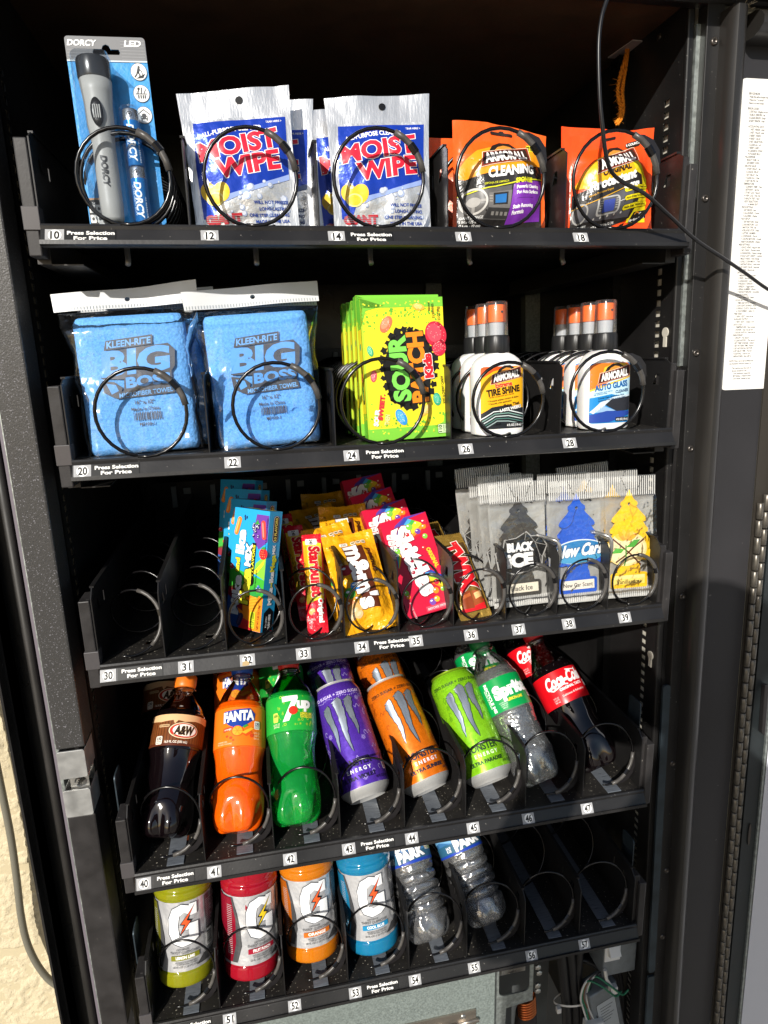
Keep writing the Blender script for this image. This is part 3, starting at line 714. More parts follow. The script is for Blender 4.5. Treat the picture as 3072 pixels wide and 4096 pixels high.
sw.grid(swf, 28, 4, closed_u=True); obj('switch', sw, mat('black_rubber_switch', '#191919', .3), tor, smooth=True)
for q in range(4): obj('switch_ridge', B().box(fx-.003+q*.0018, fx-.0022+q*.0018, fy-.0142, fy-.0132, .089, .100), MATS['grey_rubberised_plastic'], tor)
a = Art(); a.text('DORCY', 0, 46, 5.0, '#2b2c2d', 1, w=25, rot=-90, bold=.05, shear=.2)
a.emit('print', tor, lambda x, y, o: (fx+(.0103+o)*sin(x/.0103), fy-(.0103+o)*cos(x/.0103), y), maxlen=2)
BATT = mat('blue_battery_sleeve', '#1a75bf', .25, metal=.3); BSIL = mat('battery_silver', '#c9c9c9', .25, metal=.9)
for bz in (.0535, .004):
    bt = B().lathe([(.0068, 0), (.0072, .0008), (.0072, .0385), (.0072, .0386), (.0072, .0475), (.0066, .0485), (.0028, .0486), (.0028, .0500)], 28, mf=lambda j: 1 if j > 2 else 0)
    b = obj('battery', bt, [BATT, BSIL], fl, smooth='auto', loc=(.0155, -.0125, bz))
    a = Art(); a.text('DORCY', -.6, 19, 5.6, '#eef2f5', 1, w=30, rot=-90, bold=.04, shear=.2); a.text('ULTRA HEAVY DUTY', -4.6, 19, 1.6, '#cfe3f3', 1, w=27, rot=-90); a.text('AA R6/LR6/AM3', 5.4, 12, 1.3, '#cfe3f3', 1, w=20, rot=-90); a.text('+', 0, 43.4, 2.4, '#333333', 1, bold=.06); a.ring(ellipse(0, 43.2, 2.3, 2.3), ellipse(0, 43.2, 1.9, 1.9), '#333333', 1)
    a.emit('print', b, lambda x, y, o: ((.0072+o)*sin(x/.0072), -(.0072+o)*cos(x/.0072), y), maxlen=2)
def shell(x0, x1, z0, z1, d, r=.006):
    g = B(); N = 40
    def fn(u, v):
        P = rrect(x0, z0, x1, z1, r, 9); p = P[int(u*len(P)) % len(P)]; cx, cz = (x0+x1)/2, (z0+z1)/2
        if v <= .5: s, y = 1-.04*v, -d*v*2
        else: s, y = .98*(1-(v-.5)*2), -d-.0006*(v-.5)
        return (cx+(p[0]-cx)*s, y-.0004, cz+(p[1]-cz)*s)
    g.grid(fn, 40, 6, closed_u=True); return g
obj('blister', shell(-.0265, .0062, .003, .1445, .033), BLIS, fl, smooth='auto')
obj('blister', shell(.0066, .0245, .003, .105, .021), BLIS, fl, smooth='auto')

# --- foil wipe packets
def moist(label, loc, lean, tilt, seed, yaw=0):
    t = thing('wipe_packet', label, 'wipe packet', loc, 'foil moist wipe packets', lean, tilt, yaw)
    w, h = .098, .130
    wp = lambda X, Z, u, v: (X*(1.02+.07*v)-.002*v, Z+.010*(u-.5)*v)
    mp = pouch('pouch', w, h, .010, FOIL, t, (.20, .06, .06), .0019, mseal=FOILSEAL, seed=seed, warp=wp)
    a = Art(); bl = mat('packet_blue', '#1c3fae', .28, metal=.25, bump=(70, .3, 4)); rd = ink('#e5253c', .35); wh = ink('#f4f4f4', .35)
    a.poly([(-39, 102), (44, 102), (43.5, 50), (20, 43), (-5, 36), (-16, 33), (-26, 26), (-31, 12), (-41, 12), (-42, 60)], bl, 0)
    a.poly([(-26, 26), (-16, 33.5), (20, 43.5), (43.5, 51), (43.5, 46), (20, 39.5), (-5, 32.5), (-18, 27)], '#8fa4d8', 1)
    a.text('ALL-PURPOSE CLEANER', -6, 93.5, 4.2, wh, 2, w=55, rot=5, bold=.03, bend=.003)
    a.text('TEAR HERE \u2192' if False else 'TEAR HERE >', 33, 98.4, 1.7, wh, 2, bold=.02)
    a.text('MOIST', -1.5, 79, 15.5, rd, 4, w=72, rot=8, bold=.045, out=(.028, wh), shear=.05)
    a.text('WIPE', 6, 60.5, 15.5, rd, 4, w=58, rot=8, bold=.045, out=(.028, wh), shear=.05); a.text('R', 38, 54, 1.8, wh, 2)
    ye = ink('#e8c22c', .35); yp = ink('#f6e88a', .35)
    a.ell(-33, 37, 7.6, 9, ye, 3, rot=20); a.ell(-22, 36, 8, 9.4, ye, 4, rot=-15); a.ell(-28, 30, 8, 6.4, yp, 5); a.ell(-28, 30, 6.4, 5, ye, 6); a.ell(-31, 42, 2.4, 1.6, yp, 6)
    a.poly([(-33, 50), (-32, 46.6), (-29, 46), (-32, 45.4), (-33, 42), (-34, 45.4), (-37, 46), (-34, 46.6)], wh, 6)
    bb = mat('bubble_ink', '#9aa8c6', .35, metal=.2); b2 = mat('bubble_light', '#d3dae8', .35, metal=.2); rr_ = random.Random(seed)
    for q in range(24):
        x, y = rr_.uniform(-20, 42), rr_.uniform(14, 44)
        if y > 33+.42*x*.6+8: continue
        r = rr_.choice([.9, 1.2, 1.8, 2.6, 3.6]); a.ell(x, y, r, r, bb, 2, 14); a.ell(x-.2*r, y+.2*r, r*.72, r*.72, b2, 3, 12)
    db = ink('#24408f', .4)
    for q, s_ in enumerate(('WILL NOT FREEZE', 'LONG-LASTING', 'ONE STEP CLEANING', 'MADE IN THE USA')): a.text(s_, 40, 25.5-q*5.6, 2.7, db, 4, align='r', bold=.03)
    a.text('GIANT', -22, 11.5, 7.6, '#b32a35', 4, w=33, bold=.07, rot=2)
    for q in range(4): a.rect(-39, 8.8+q*1.7, -6, 9.2+q*1.7, mat('silver_line', '#b9babd', .3, metal=.7), 5)
    a.poly(ellipse(4, 119.5, 4.0, 3.6, 16)[:9]+[], '#16171a', 3) if False else a.ell(4, 119.5, 3.4, 3.4, '#101114', 3, 20)
    a.emit('print', t, mp, maxlen=4, off=.0004); return t
moist('silver moist wipe packet with its top edge rising to the right, at number 12', (.1845, .024, Z1), 6, -1.5, 3)
moist('second silver wipe packet peeking out at the right behind the one at number 12', (.2010, .052, Z1), 6, 2, 11, -4)
moist('silver moist wipe packet with a level top edge, at number 14', (.3195, .024, Z1), 6, 1, 5)
moist('silver wipe packet mostly hidden behind the one at number 14', (.3040, .05, Z1-.002), 6, -1, 17)

# --- sponge pouches
OR = mat('orange_pouch', '#f0611d', .3, spec=.5, bump=(60, .35, 4), vary=(14, .06))
OR2 = mat('deep_orange_pouch', '#f2501a', .3, spec=.5, bump=(60, .35, 4), vary=(14, .06))
DKP = mat('pouch_charcoal', '#2f2d2c', .25, bump=(70, .6, 4))
def logo(a, cx, cy, w, rot, L):
    ca, sa = cos(rad(rot)), sin(rad(rot)); T_ = lambda P: [(cx+x*ca-y*sa, cy+x*sa+y*ca) for x, y in P]
    k = w/100
    a.poly(T_([(x*k, y*k) for x, y in ((-34, 8), (-20, 24), (-2, 31), (18, 29), (32, 18), (36, 8))]), '#221d1a', L)       # plain dark emblem above the name
    a.poly(T_([(x*k, y*k) for x, y in ((-22, 10), (-10, 20), (4, 24), (18, 20), (24, 10))]), '#d98f3a', L+1)
    a.poly(T_([(x*k, y*k) for x, y in ((-56, -19), (-46, 11), (0, 14), (50, 20), (56, 19), (54, -13))]), '#f2e6c8', L+2)
    a.poly(T_([(x*k, y*k) for x, y in ((-55, -18), (-45, 10), (0, 13), (50, 19), (55, 18), (53, -12))]), '#8a2b16', L+3)
    a.poly(T_([(x*k, y*k) for x, y in ((-51, -15), (-43, 8), (0, 11), (50, 16), (51, -9))]), '#33231c', L+4)
    x, y = T_([(1*k, -1.0*k)])[0]
    a.text('ARMORALL', x, y, 19*k, '#f4f2ee', L+5, w=88*k, rot=rot+2, bold=.05, shear=.12)
def dash(a, P, L):
    a.poly(P, '#4c4a49', L)
def sponge16(label, loc, lean, tilt, seed, rear=False):
    t = thing('sponge_pouch', label, 'sponge pouch', loc, 'orange sponge pouches', lean, tilt)
    w, h = .104, .112
    mp = pouch('pouch', w, h, .034, OR, t, (.17, .03, .03), .0022, seed=seed, warp=lambda X, Z, u, v: (X*(1+.0*v)+.004*v-.002, Z-.012*max(0, u-.35)*(v**3)/.65))
    a = Art()
    yo = mat('amber_ink', '#f39a1e', .3, bump=(60, .3)); 
    a.poly([(-48, 62), (-40, 72), (-28, 81), (-10, 86), (20, 88), (47, 87), (47, 52), (20, 58), (-47, 50)], yo, 0)
    a.poly([(-48, 54), (-40, 52), (20, 64), (47, 71), (47, 4), (-48, 4)], DKP, 1)
    a.line([(-48, 36), (-10, 43), (47, 56)], 1.2, '#d8d62c', 3)
    a.poly([(-47, 35), (-8, 42), (8, 45), (4, 12), (-47, 12)], mat('dash_grey', '#5d5b5a', .4), 2)
    a.poly([(-18, 36), (8, 40), (6, 22), (-18, 22)], '#777472', 3); a.poly([(-11, 34), (2, 36), (1, 27), (-11, 26)], '#2a6fb0', 5); a.poly([(-13, 36), (4, 38), (3, 25.5), (-13, 24.5)], '#2b2b2c', 4)
    a.ring(ellipse(-33, 29, 14, 13, 32), ellipse(-33, 29, 11.8, 10.9, 32), '#c2bfba', 5); a.ell(-33, 28, 6.4, 5, '#a09d99', 6); a.line([(-44, 28), (-22, 29)], 2.4, '#8d8a86', 5); a.line([(-33, 28), (-33, 18)], 3, '#8d8a86', 5)
    a.poly([(-18, 22), (6, 22), (5, 13), (-22, 13)], '#3b3a3a', 4)
    for q in range(4): a.rect(-14+q*5, 15.5, -11+q*5, 18.6, '#8b8884', 5)
    for q in range(3): a.rect(-17.6, 27+q*2.6, -14, 28.4+q*2.6, '#99958f', 5)
    pu = mat('purple_ink', '#7b35a8', .3, bump=(60, .3)); a.poly([(10, 45.5), (46, 54), (44, 12), (4, 8)], pu, 4)
    for q, s_ in enumerate(('Powerful Cleaning', 'For Auto Surfaces')): a.text(s_, 13, 42.5-q*5.4, 3.1, '#f5f0f7', 5, align='l', rot=8, bold=.05, shear=.15, w=28)
    for q, s_ in enumerate(('Stain Removing', 'Formula')): a.text(s_, 9.5, 23-q*5.2, 3.1, '#f5f0f7', 5, align='l', rot=8, bold=.05, shear=.15, w=(24, 12.5)[q])
    a.line([(13, 31), (34, 34.4)], .4, '#4b1f6b', 5)
    a.text('CLEANING', 8, 60, 9.0, '#f6f6f4', 5, w=52, rot=8, bold=.045, shear=.12); a.text('SPONGE', 22, 50.4, 4.6, '#d8d62c', 5, w=20, rot=8, bold=.05, shear=.1); a.text('ESPONJA DE LIMPIEZA', -9, 47, 1.9, '#d8d62c', 5, rot=8)
    logo(a, 2, 76, 54, 8, 5)
    a.poly([(27, 86), (48, 87), (48, 96), (29, 94)], '#ede22e', 3); a.text('SMUDGES', 35, 92.2, 2.5, '#2f2b16', 5, w=13, bold=.04, rot=3); a.text('BE GONE', 35, 88.8, 2.5, '#2f2b16', 5, w=12, bold=.04, rot=3)
    for q, s_ in enumerate(('GIANT SPONGE', '3 IN x 4.75 IN', '(7.6 cm x 12 cm)')): a.text(s_, -46, 14-q*3.6, 2.3, '#e8e8e6', 6, align='l', bold=.03)
    a.poly([(-10, 100.4), (12, 100.4), (13.4, 102), (12, 103.4), (4, 103.4), (2.6, 105), (-.6, 105), (-2, 103.4), (-10, 103.4), (-11.4, 102)], '#241510', 2)
    a.emit('print', t, mp, maxlen=4, off=.0006); return t
def sponge18(label, loc, lean, tilt, seed):
    t = thing('sponge_pouch', label, 'sponge pouch', loc, 'orange sponge pouches', lean, tilt)
    w, h = .110, .106
    mp = pouch('pouch', w, h, .034, OR2, t, (.15, .10, .05), .0022, seed=seed, warp=lambda X, Z, u, v: (X*(.97+.0*v), Z+.016*(u-.5)))
    a = Art(); ym = mat('yellow_ink', '#f5b11f', .3, bump=(60, .3)); yy_ = mat('lemon_ink', '#ecd91f', .3, bump=(60, .3))
    a.poly([(-46, 50), (-36, 66), (-20, 77), (0, 81), (16, 82), (24, 76), (24, 48), (-10, 42)], ym, 0)
    a.poly([(16, 82), (34, 66), (46, 52), (46, 8), (22, 10), (24, 60)], yy_, 1)
    a.poly([(-47, 44), (-30, 47), (26, 58), (36, 56), (38, 48), (24, 14), (-20, 13), (-48, 12)], DKP, 2)
    a.line([(-47, 29), (-20, 34), (24, 47)], .8, '#dfa728', 5)
    a.poly([(-46, 28), (-20, 33), (22, 45), (22, 15), (-46, 15)], mat('dash_grey2', '#55555a', .4), 3)
    a.rr(-22, 19, 6, 36, 4, '#b4b3b0', 4, 4); a.rr(-20, 20.5, 4, 34.5, 3, '#5b5b5e', 5, 4); a.rr(-15, 21.5, -1, 32.5, 1, '#3f4f9f', 6, 4)
    for q in range(5): a.rect(-19.2, 22.4+q*2.1, -16, 23.4+q*2.1, '#aaa9a6', 6, 4); a.rect(.2, 24.2+q*2.1, 3.4, 25.2+q*2.1, '#aaa9a6', 6, 4)
    a.ring(ellipse(-39, 23, 8, 10, 24), ellipse(-39, 23, 6.4, 8.4, 24), '#a19f9b', 5); a.line([(6, 30), (22, 33)], .6, '#d3d2cf', 5)
    for q in range(5): a.ell(-22+q*8, 16.4+q*.8, 1.1, 1.1, '#c3c1bd', 6, 10)
    a.text('ORIGINAL', 0, 62.2, 5.8, '#33271a', 5, w=36, rot=9, bold=.05, shear=.1)
    a.text('Protectant', -3, 52, 8.6, '#f6f6f4', 6, w=56, rot=10, bold=.05, shear=.14); a.text('Sponge', 20, 46.4, 4.8, '#f6f6f4', 6, w=20, rot=10, bold=.05, shear=.14); a.text('Esponja Protectora Original', -18, 41, 1.9, '#dfa728', 5, rot=10, w=28)
    for q, s_ in enumerate(('Cleans, Shines & Protects From', 'Non-Greasy Formula', 'Helps Keep Vehicles Looking')):
        a.rr(10, 40-q*8.6, 47, 45-q*8.6, 2.4, '#3a340d', 5, 8); a.rr(10.4, 40.3-q*8.6, 47, 44.7-q*8.6, 2.2, yy_, 6, 8); a.text(s_, 12.5, 40.4-q*8.6, 2.1, '#2c280c', 7, align='l', rot=8, bold=.03, w=(34, 25, 32)[q])
    a.poly([(24, 9), (47, 13), (47, 21), (28, 18.6)], '#211f1e', 5); a.text('Medium Shine', 35, 12.6, 2.2, '#eeeeec', 6, rot=8, w=19, bold=.03)
    for q, cc in enumerate(('#e8a52c', '#e88a2c', '#d3d0cc')): a.line([(30+q*3.4, 16.6+(q == 1)*1.6+q*.3), (32.8+q*3.4, 17.8+(q == 0)*1.2+q*.3)], 1.1, cc, 6)
    a.rr(20, 88, 38, 94, 2.8, '#2b1f12', 3, 8); a.text('5 COUNTS', 29, 91.6, 2.3, '#f4f4f0', 4, rot=8, bold=.04)
    logo(a, 2, 73, 52, 9, 6)
    a.text('GONE NET.', -46, 9.6, 2.4, '#eeeeec', 6, align='l', bold=.03, rot=4); a.text('ONE SPONGE 3 IN x 4.75 IN (7.6 CM x 12 CM)', -46, 6.4, 2.2, '#eeeeec', 6, align='l', rot=6, w=52)
    a.poly([(-47, 13), (24, 15), (20, 12), (-10, 6), (-47, 4)], DKP, 2)
    a.poly([(-8, 97.4), (6, 97.4), (7, 98.8), (6, 100), (-8, 100), (-9, 98.8)], '#241510', 2, 6, (0, 98))
    a.emit('print', t, mp, maxlen=4, off=.0006); return t
sponge16('orange cleaning sponge pouch with a purple panel, at number 16', (.4490, .030, Z1), 6, 0, 2)
p = thing('sponge_pouch', 'orange pouch just showing at the left behind the purple panelled sponge pouch', 'sponge pouch', (.4350, .066, Z1), 'orange sponge pouches', 6, -1)
pouch('pouch', .104, .106, .024, OR, p, (.17, .03, .03), .0014, seed=8)
sponge18('orange protectant sponge pouch with yellow pill banners, at number 18', (.5735, .030, Z1), 6, 1.5, 4)
p = thing('sponge_pouch', 'plain orange pouch standing behind the protectant sponge at number 18', 'sponge pouch', (.5860, .064, Z1), 'orange sponge pouches', 5, 2)
pouch('pouch', .108, .119, .024, OR2, p, (.15, .03, .05), .0012, seed=9)

# --- towels
TERRY = mat('blue_terry', '#66a3e2', .95, spec=.03, bump=(520, .7, 2, .5), vary=(460, .22))
HEAD = mat('white_header', '#d3d5d6', .4, vary=(20, .04))
def towel(label, loc, lean, tilt, seed, yaw=0, prnt=True):
    t = thing('towel_pack', label, 'towel pack', loc, 'bagged blue microfibre towels', lean, tilt, yaw)
    w, h, d = .108, .138, .027
    g = B()
    def fn(u, v):
        a_ = 2*pi*u; n_ = 4.5
        ca, sa = cos(a_), sin(a_)
        x = w/2*math.copysign(abs(ca)**(2/7), ca); y = d/2*math.copysign(abs(sa)**(2/3.4), sa); z = v*h
        e = min(v, 1-v)*h; k = 1-.05*max(0, 1-e/.008)**2; k2 = 1-.45*max(0, 1-e/.007)**2
        n = noise.noise(Vector((x*30+seed, y*30, z*26)))*.0007+noise.noise(Vector((x*420, y*420+seed, z*420)))*.0006
        return (x*(k+n*6), y*k2+n*(1 if y > 0 else -1), z)
    g.grid(fn, 150, 110, closed_u=True)
    k = len(g.v); g.f.append(tuple(range(150))[::-1]); g.f.append(tuple(range(110*150, 111*150))); g.m += [0, 0]
    obj('towel', g, TERRY, t, smooth=True)
    bagm = lambda x, y, o: (x, -d/2-.0022-o+noise.noise(Vector((x*40+seed, y*30, 1)))*.0012, y)
    if prnt:
        a = Art(); k = mat('grey_bag_print', '#4c4f58', .35); bl = TERRY
        x0, y0 = -33, 57
        a.poly([(-26, 103), (-23, 112.5), (22, 116.5), (21, 107)], k, 0); a.text('KLEEN-RITE', -1.4, 109.7, 6.0, '#6fa9e4', 1, w=42, rot=4, bold=.03, shear=.2)
        a.poly([(-32, 76), (-26.5, 102), (20, 106), (36, 107), (42, 100), (40, 84), (36, 79), (-10, 74)], k, 0)
        a.text('BIG', 3, 91.4, 22, '#5a9ade', 1, w=62, rot=3, bold=.05, shear=.16)
        a.poly([(-12, 62), (-10, 77), (36, 80), (35, 64)], k, 0); a.text('BOSS', 12.6, 71.4, 9.4, '#5a9ade', 1, w=42, rot=3, bold=.045, shear=.12)
        a.poly([(-20, 55), (-18, 62), (36, 64.6), (37, 57.4)], k, 0); a.text('MICROFIBER TOWEL', 9, 59.6, 4.2, '#6fa9e4', 1, w=52, rot=3, bold=.02, shear=.1)
        a.poly([(-32, 74), (-20, 72), (-13, 66), (-17, 55), (-23, 57), (-31, 62)], k, 0); a.poly([(-28, 71), (-19, 69), (-17, 63), (-24, 60)], '#5a9ade', 1)
        a.text('16" x 12"', 6, 50.4, 3.6, k, 1, bold=.02); a.text('Made In China', 6, 43.8, 3.2, k, 1, bold=.015)
        rr_ = random.Random(4); x = -6
        while x < 20:
            wd = rr_.choice([.4, .6, .9, 1.2]); a.rect(x, 32.4, x+wd, 40.4, k, 1); x += wd+rr_.choice([.35, .6, .9])
        a.text('MF100-1', 6, 28.4, 3.0, k, 1, bold=.02)
        a.emit('print', t, bagm, maxlen=6, off=.0001)
    # clear bag with a white header strip
    g = B(); wb = w/2+.010; hb = h+.007
    def bag(u, v):
        a_ = 2*pi*u; ca, sa = cos(a_), sin(a_)
        f = 1 if v < .86 else max(.03, 1-(v-.86)/.14)
        x = (wb-.006+.010*max(0, (v-.7)/.3))*math.copysign(abs(ca)**(2/9), ca); y = (d/2+.0030)*f*math.copysign(abs(sa)**(2/4), sa); z = -.0005+v*hb
        n = noise.fractal(Vector((x*30+seed, y*30, z*26+seed)), 1, 2, 3)
        n2 = noise.noise(Vector((x*14+seed, z*60, seed+4)))
        return (x+.0034*n, y*(1+.22*n)+.0012*n2*(1 if y > 0 else -1), z)
    g.grid(bag, 64, 44, closed_u=True); obj('clear_bag', g, CLEAR, t, smooth=True)
    hw, h0, h1 = w/2+.0165, hb-.001, hb+.020
    P = [(-hw, h0+.002), (-hw-.001, h1-.001), (hw, h1+.005), (hw-.001, h0+.004)]
    V, T = curve_tris([[(x*1000, z*1000) for x, z in P], ellipse(0, (h0+.012)*1000, 2.6, 2.2, 16)])
    hm = lambda x, z: (x/1000, -.0012+.0022*sin(x*.06+seed)+.004*((z/1000-h0)/.02)*sin(x*.025+seed*2), z/1000)
    g = B()
    def hd(u, v):
        x = (-hw+2*hw*u)*1000; z = (h0+.002+.002*u+(h1-h0-.003+.004*u)*v)*1000; return hm(x, z)
    me_art = Art(); me_art.tris(V, T, HEAD, 0); obj('header', me_art.mesh(lambda x, y, o: hm(x*1000, y*1000), 6, 0, 0), None, t, smooth=True)
    a = Art()
    for q in range(46): a.rect(-hw*1000+2+q*(2*hw*1000-4)/46, (h0+.0028)*1000+q*.045, -hw*1000+2.7+q*(2*hw*1000-4)/46, (h0+.0058)*1000+q*.045, mat('clear_rib', '#9aa0a6', .3), 0)
    a.emit('print', t, lambda x, y, o: (lambda p: (p[0], p[1]-.0003-o, p[2]))(hm(x*1000, y*1000)), maxlen=8)
    return t
towel('blue towel in a clear bag with white header, at number 20', (.0645, .032, Z2), 8, -2.5, 1)
towel('blue towel behind the one at number 20, only its right edge showing', (.0745, .066, Z2), 8, -1, 6, prnt=False)
towel('blue towel in a crumpled clear bag, at number 22', (.1915, .032, Z2), 8, -3, 3)
towel('blue towel behind the one at number 22, its white header corner showing', (.1870, .066, Z2), 8, -1.0, 9, prnt=False)

# --- yellow and green candy boxes at 24
YB_ = mat('yellow_carton', '#f0dc2c', .35, vary=(30, .03)); GB_ = mat('green_carton', '#6cc23a', .35, vary=(30, .05))
def carton(w, d, h, ms, parent, name='box', bev=.0006):
    """box with front/back = ms[0], sides = ms[1], top/bottom = ms[2]; front face at y=-d"""
    g = B(); vs = [(x, y, z) for x in (-w/2, w/2) for y in (-d, 0) for z in (0, h)]
    g.add(vs, [(0,4,5,1), (2,3,7,6)], 0); g.add(vs, [(0,1,3,2), (4,6,7,5)], 1); g.add(vs, [(0,2,6,4), (1,5,7,3)], 2)
    return obj(name, g, ms, parent, bev=bev)
def splat(a, cx, cy, r, m, L, seed, n=14):
    rr_ = random.Random(seed); P = []
    for i in range(n*2):
        an = 2*pi*i/(n*2); q = r*(1 if i % 2 else rr_.uniform(.55, .85))*rr_.uniform(.85, 1.15); P.append((cx+q*cos(an), cy+q*sin(an)))
    a.poly(P, m, L)
def sour(label, loc, lean, tilt, yaw, full=True):
    t = thing('candy_box', label, 'candy box', loc, 'yellow and green candy boxes', lean, tilt, yaw)
    w, d, h = .0915, .017, .149
    carton(w, d, h, [YB_, GB_, GB_], t)
    a = Art(); G1 = ink('#7cc63e', .38); G2 = ink('#5fb83a', .38); K = ink('#1d1c1a', .38); rr_ = random.Random(5)
    for y0, y1 in ((0, 13), (139, 149)): a.rect(-45.7, y0, 45.7, y1, G1, 0)
    a.rect(-45.7, 13, -43.6, 139, '#b9d433', 0); a.poly([(45.7, 0), (45.7, 40), (40, 16), (30, 12)], G1, 0); a.poly([(-45.7, 149), (-45.7, 120), (-40, 136), (-20, 141)], G1, 0)
    for q in range(150):
        top = q % 2; x = rr_.uniform(-44, 44); dd = abs(rr_.gauss(0, 7)); y = (138-dd if top else 13+dd)
        if abs(x) > 30: y += (-6 if top else 6)*rr_.random()*2
        r = rr_.uniform(.7, 1.7); splat(a, x, y, r, G1 if rr_.random() < .75 else G2, 1, q, 4)
    for q in range(46):
        top = q % 2; splat(a, rr_.uniform(-43, 43), (141+rr_.random()*4 if top else 11-rr_.random()*5), rr_.uniform(.7, 1.4), '#dfe03a', 1, q+500, 4)
    if full:
        # dark splatter with the name running up the box
        a.poly([(-19, 42), (-6, 36), (4, 40), (26, 44), (28, 66), (34, 74), (30, 96), (24, 110), (8, 116), (-2, 112), (-14, 108), (-20, 92), (-26, 78), (-22, 60)], K, 2)
        for q in range(26):
            an = 2*pi*q/26; splat(a, 4+30*cos(an), 76+40*sin(an), rr_.uniform(3, 6.5), K, 2, 80+q, 5)
        GT = ink('#7ed957', .38); GT2 = ink('#3f9b2c', .38); OT = ink('#f58a1e', .38); OT2 = ink('#f7b13a', .38)
        a.text('SOUR', -6.6, 75, 17.5, GT, 4, w=66, rot=93, bold=.05, out=(.04, K))
        a.text('PATCH', 13.5, 76, 16.5, OT, 5, w=72, rot=93, bold=.055, out=(.04, K))
        a.text('Kids', 25.6, 77, 8.4, '#d8232f', 7, w=24, rot=94, bold=.07, out=(.05, '#fbf6f0', .09, K))
        for s_, x, c_, w_ in (('SOUR', -35.5, '#f4f1ec', 17), ('SWEET.', -29.5, '#e3313a', 27), ('THEN', -24, '#dcdc8c', 11)):
            a.text(s_, x, {'SOUR': 25, 'SWEET.': 36, 'THEN': 22}[s_], 4.6, c_, 6, w=w_, rot=80, bold=.06, out=(.06, K))
        a.text('SOFT & CHEWY CANDY', 41.3, 51, 2.9, '#2f2f22', 5, w=30, rot=93); a.text('NET WT 3.5 OZ (99g)', 40.5, 126, 3.0, '#2f2f22', 5, w=25, rot=93); a.text('3.5 SERVINGS', 34, 134.5, 2.7, '#2f2f22', 5, w=15, rot=93); a.text('About', 29.5, 139, 2.5, '#2f2f22', 5, rot=93)
        a.rr(33, 3.5, 44, 14, 1.4, '#2e4b1c', 5); a.rr(33.5, 4, 43.5, 13.5, 1.2, '#cfe9b4', 6); a.text('110', 36, 8.8, 3.6, '#1f2a18', 7, rot=90, w=7.4, bold=.03); a.text('CALORIES', 40, 8.8, 1.6, '#1f2a18', 7, rot=90, w=8); a.text('PER 12 PIECES', 42.2, 8.8, 1.1, '#1f2a18', 7, rot=90, w=8)
        # plain sugared gummy drops
        for x, y, rx, ry, rt, c1, c2 in ((-19, 122, 5.5, 9.5, -35, '#e8734f', '#f0936f'), (36, 110, 12, 14, 20, '#c9273f', '#dd4a5c'), (39, 96, 8, 9, 0, '#c9273f', '#d83a50'), (-38, 95, 3.2, 5.6, 15, '#3fae78', '#66c796'), (-36, 69, 3.4, 6.2, -10, '#e3505c', '#ee7a82'), (-8, 24, 5.4, 9.4, 28, '#2b8fd6', '#55adea'), (34, 41, 4.6, 7, 10, '#2fa37c', '#55bd9a'), (20, 30, 3.6, 8, -40, '#f0b84a', '#f6cf7a'), (18, 139, 3.4, 7, 80, '#eeb23c', '#f4ca70')):
            a.ell(x, y, rx, ry, c1, 5, 20, rt); a.ell(x-rx*.15, y+ry*.1, rx*.68, ry*.72, c2, 6, 18, rt)
            for q in range(26 if rx > 5 else 12): an = rr_.random()*6.28; r_ = rr_.random()**.5*.9; a.rect(x+rx*r_*cos(an)-.25, y+ry*r_*sin(an)-.25, x+rx*r_*cos(an)+.25, y+ry*r_*sin(an)+.25, '#f8e8d8', 7)
    a.emit('print', t, front(d), maxlen=60)
    b = Art(); b.rect(-16, 30, -1, 118, YB_, 0)
    for q in range(30): splat(b, -8.5+rr_.uniform(-7, 7), rr_.choice([118+rr_.random()*8, 30-rr_.random()*8]), rr_.uniform(.6, 1.4), YB_, 0, q+900, 4)
    b.ell(-9, 100, 2.6, 3.6, '#3fae78', 1); b.ell(-8, 68, 3, 5, '#e8734f', 1); b.poly([(-12, 40), (-6, 40), (-6, 80), (-12, 84)], '#2a2a20', 1); b.text('SOUR', -9, 52, 4, '#7ed957', 2, rot=90, bold=.04)
    b.emit('print', t, lambda x, y, o: (-w/2-.0001-o, x, y), maxlen=60)
    return t
sour('front yellow and green sour candy box, fully visible', (.3395, .031, Z2), 5, -.8, 4)
for q, (x, y, yw, ll) in enumerate(((.3365, .049, 0, 'yellow candy box touching the back of the front sour candy box'), (.3345, .069, 0, 'third yellow candy box from the front at number 24'), (.3325, .089, 0, 'fourth yellow candy box from the front at number 24, half in shade'), (.3300, .109, 0, 'rearmost yellow candy box at number 24, in shade'))):
    sour(ll, (x, y, Z2+(.004 if q == 0 else 0)), 4, 0, yw, False)

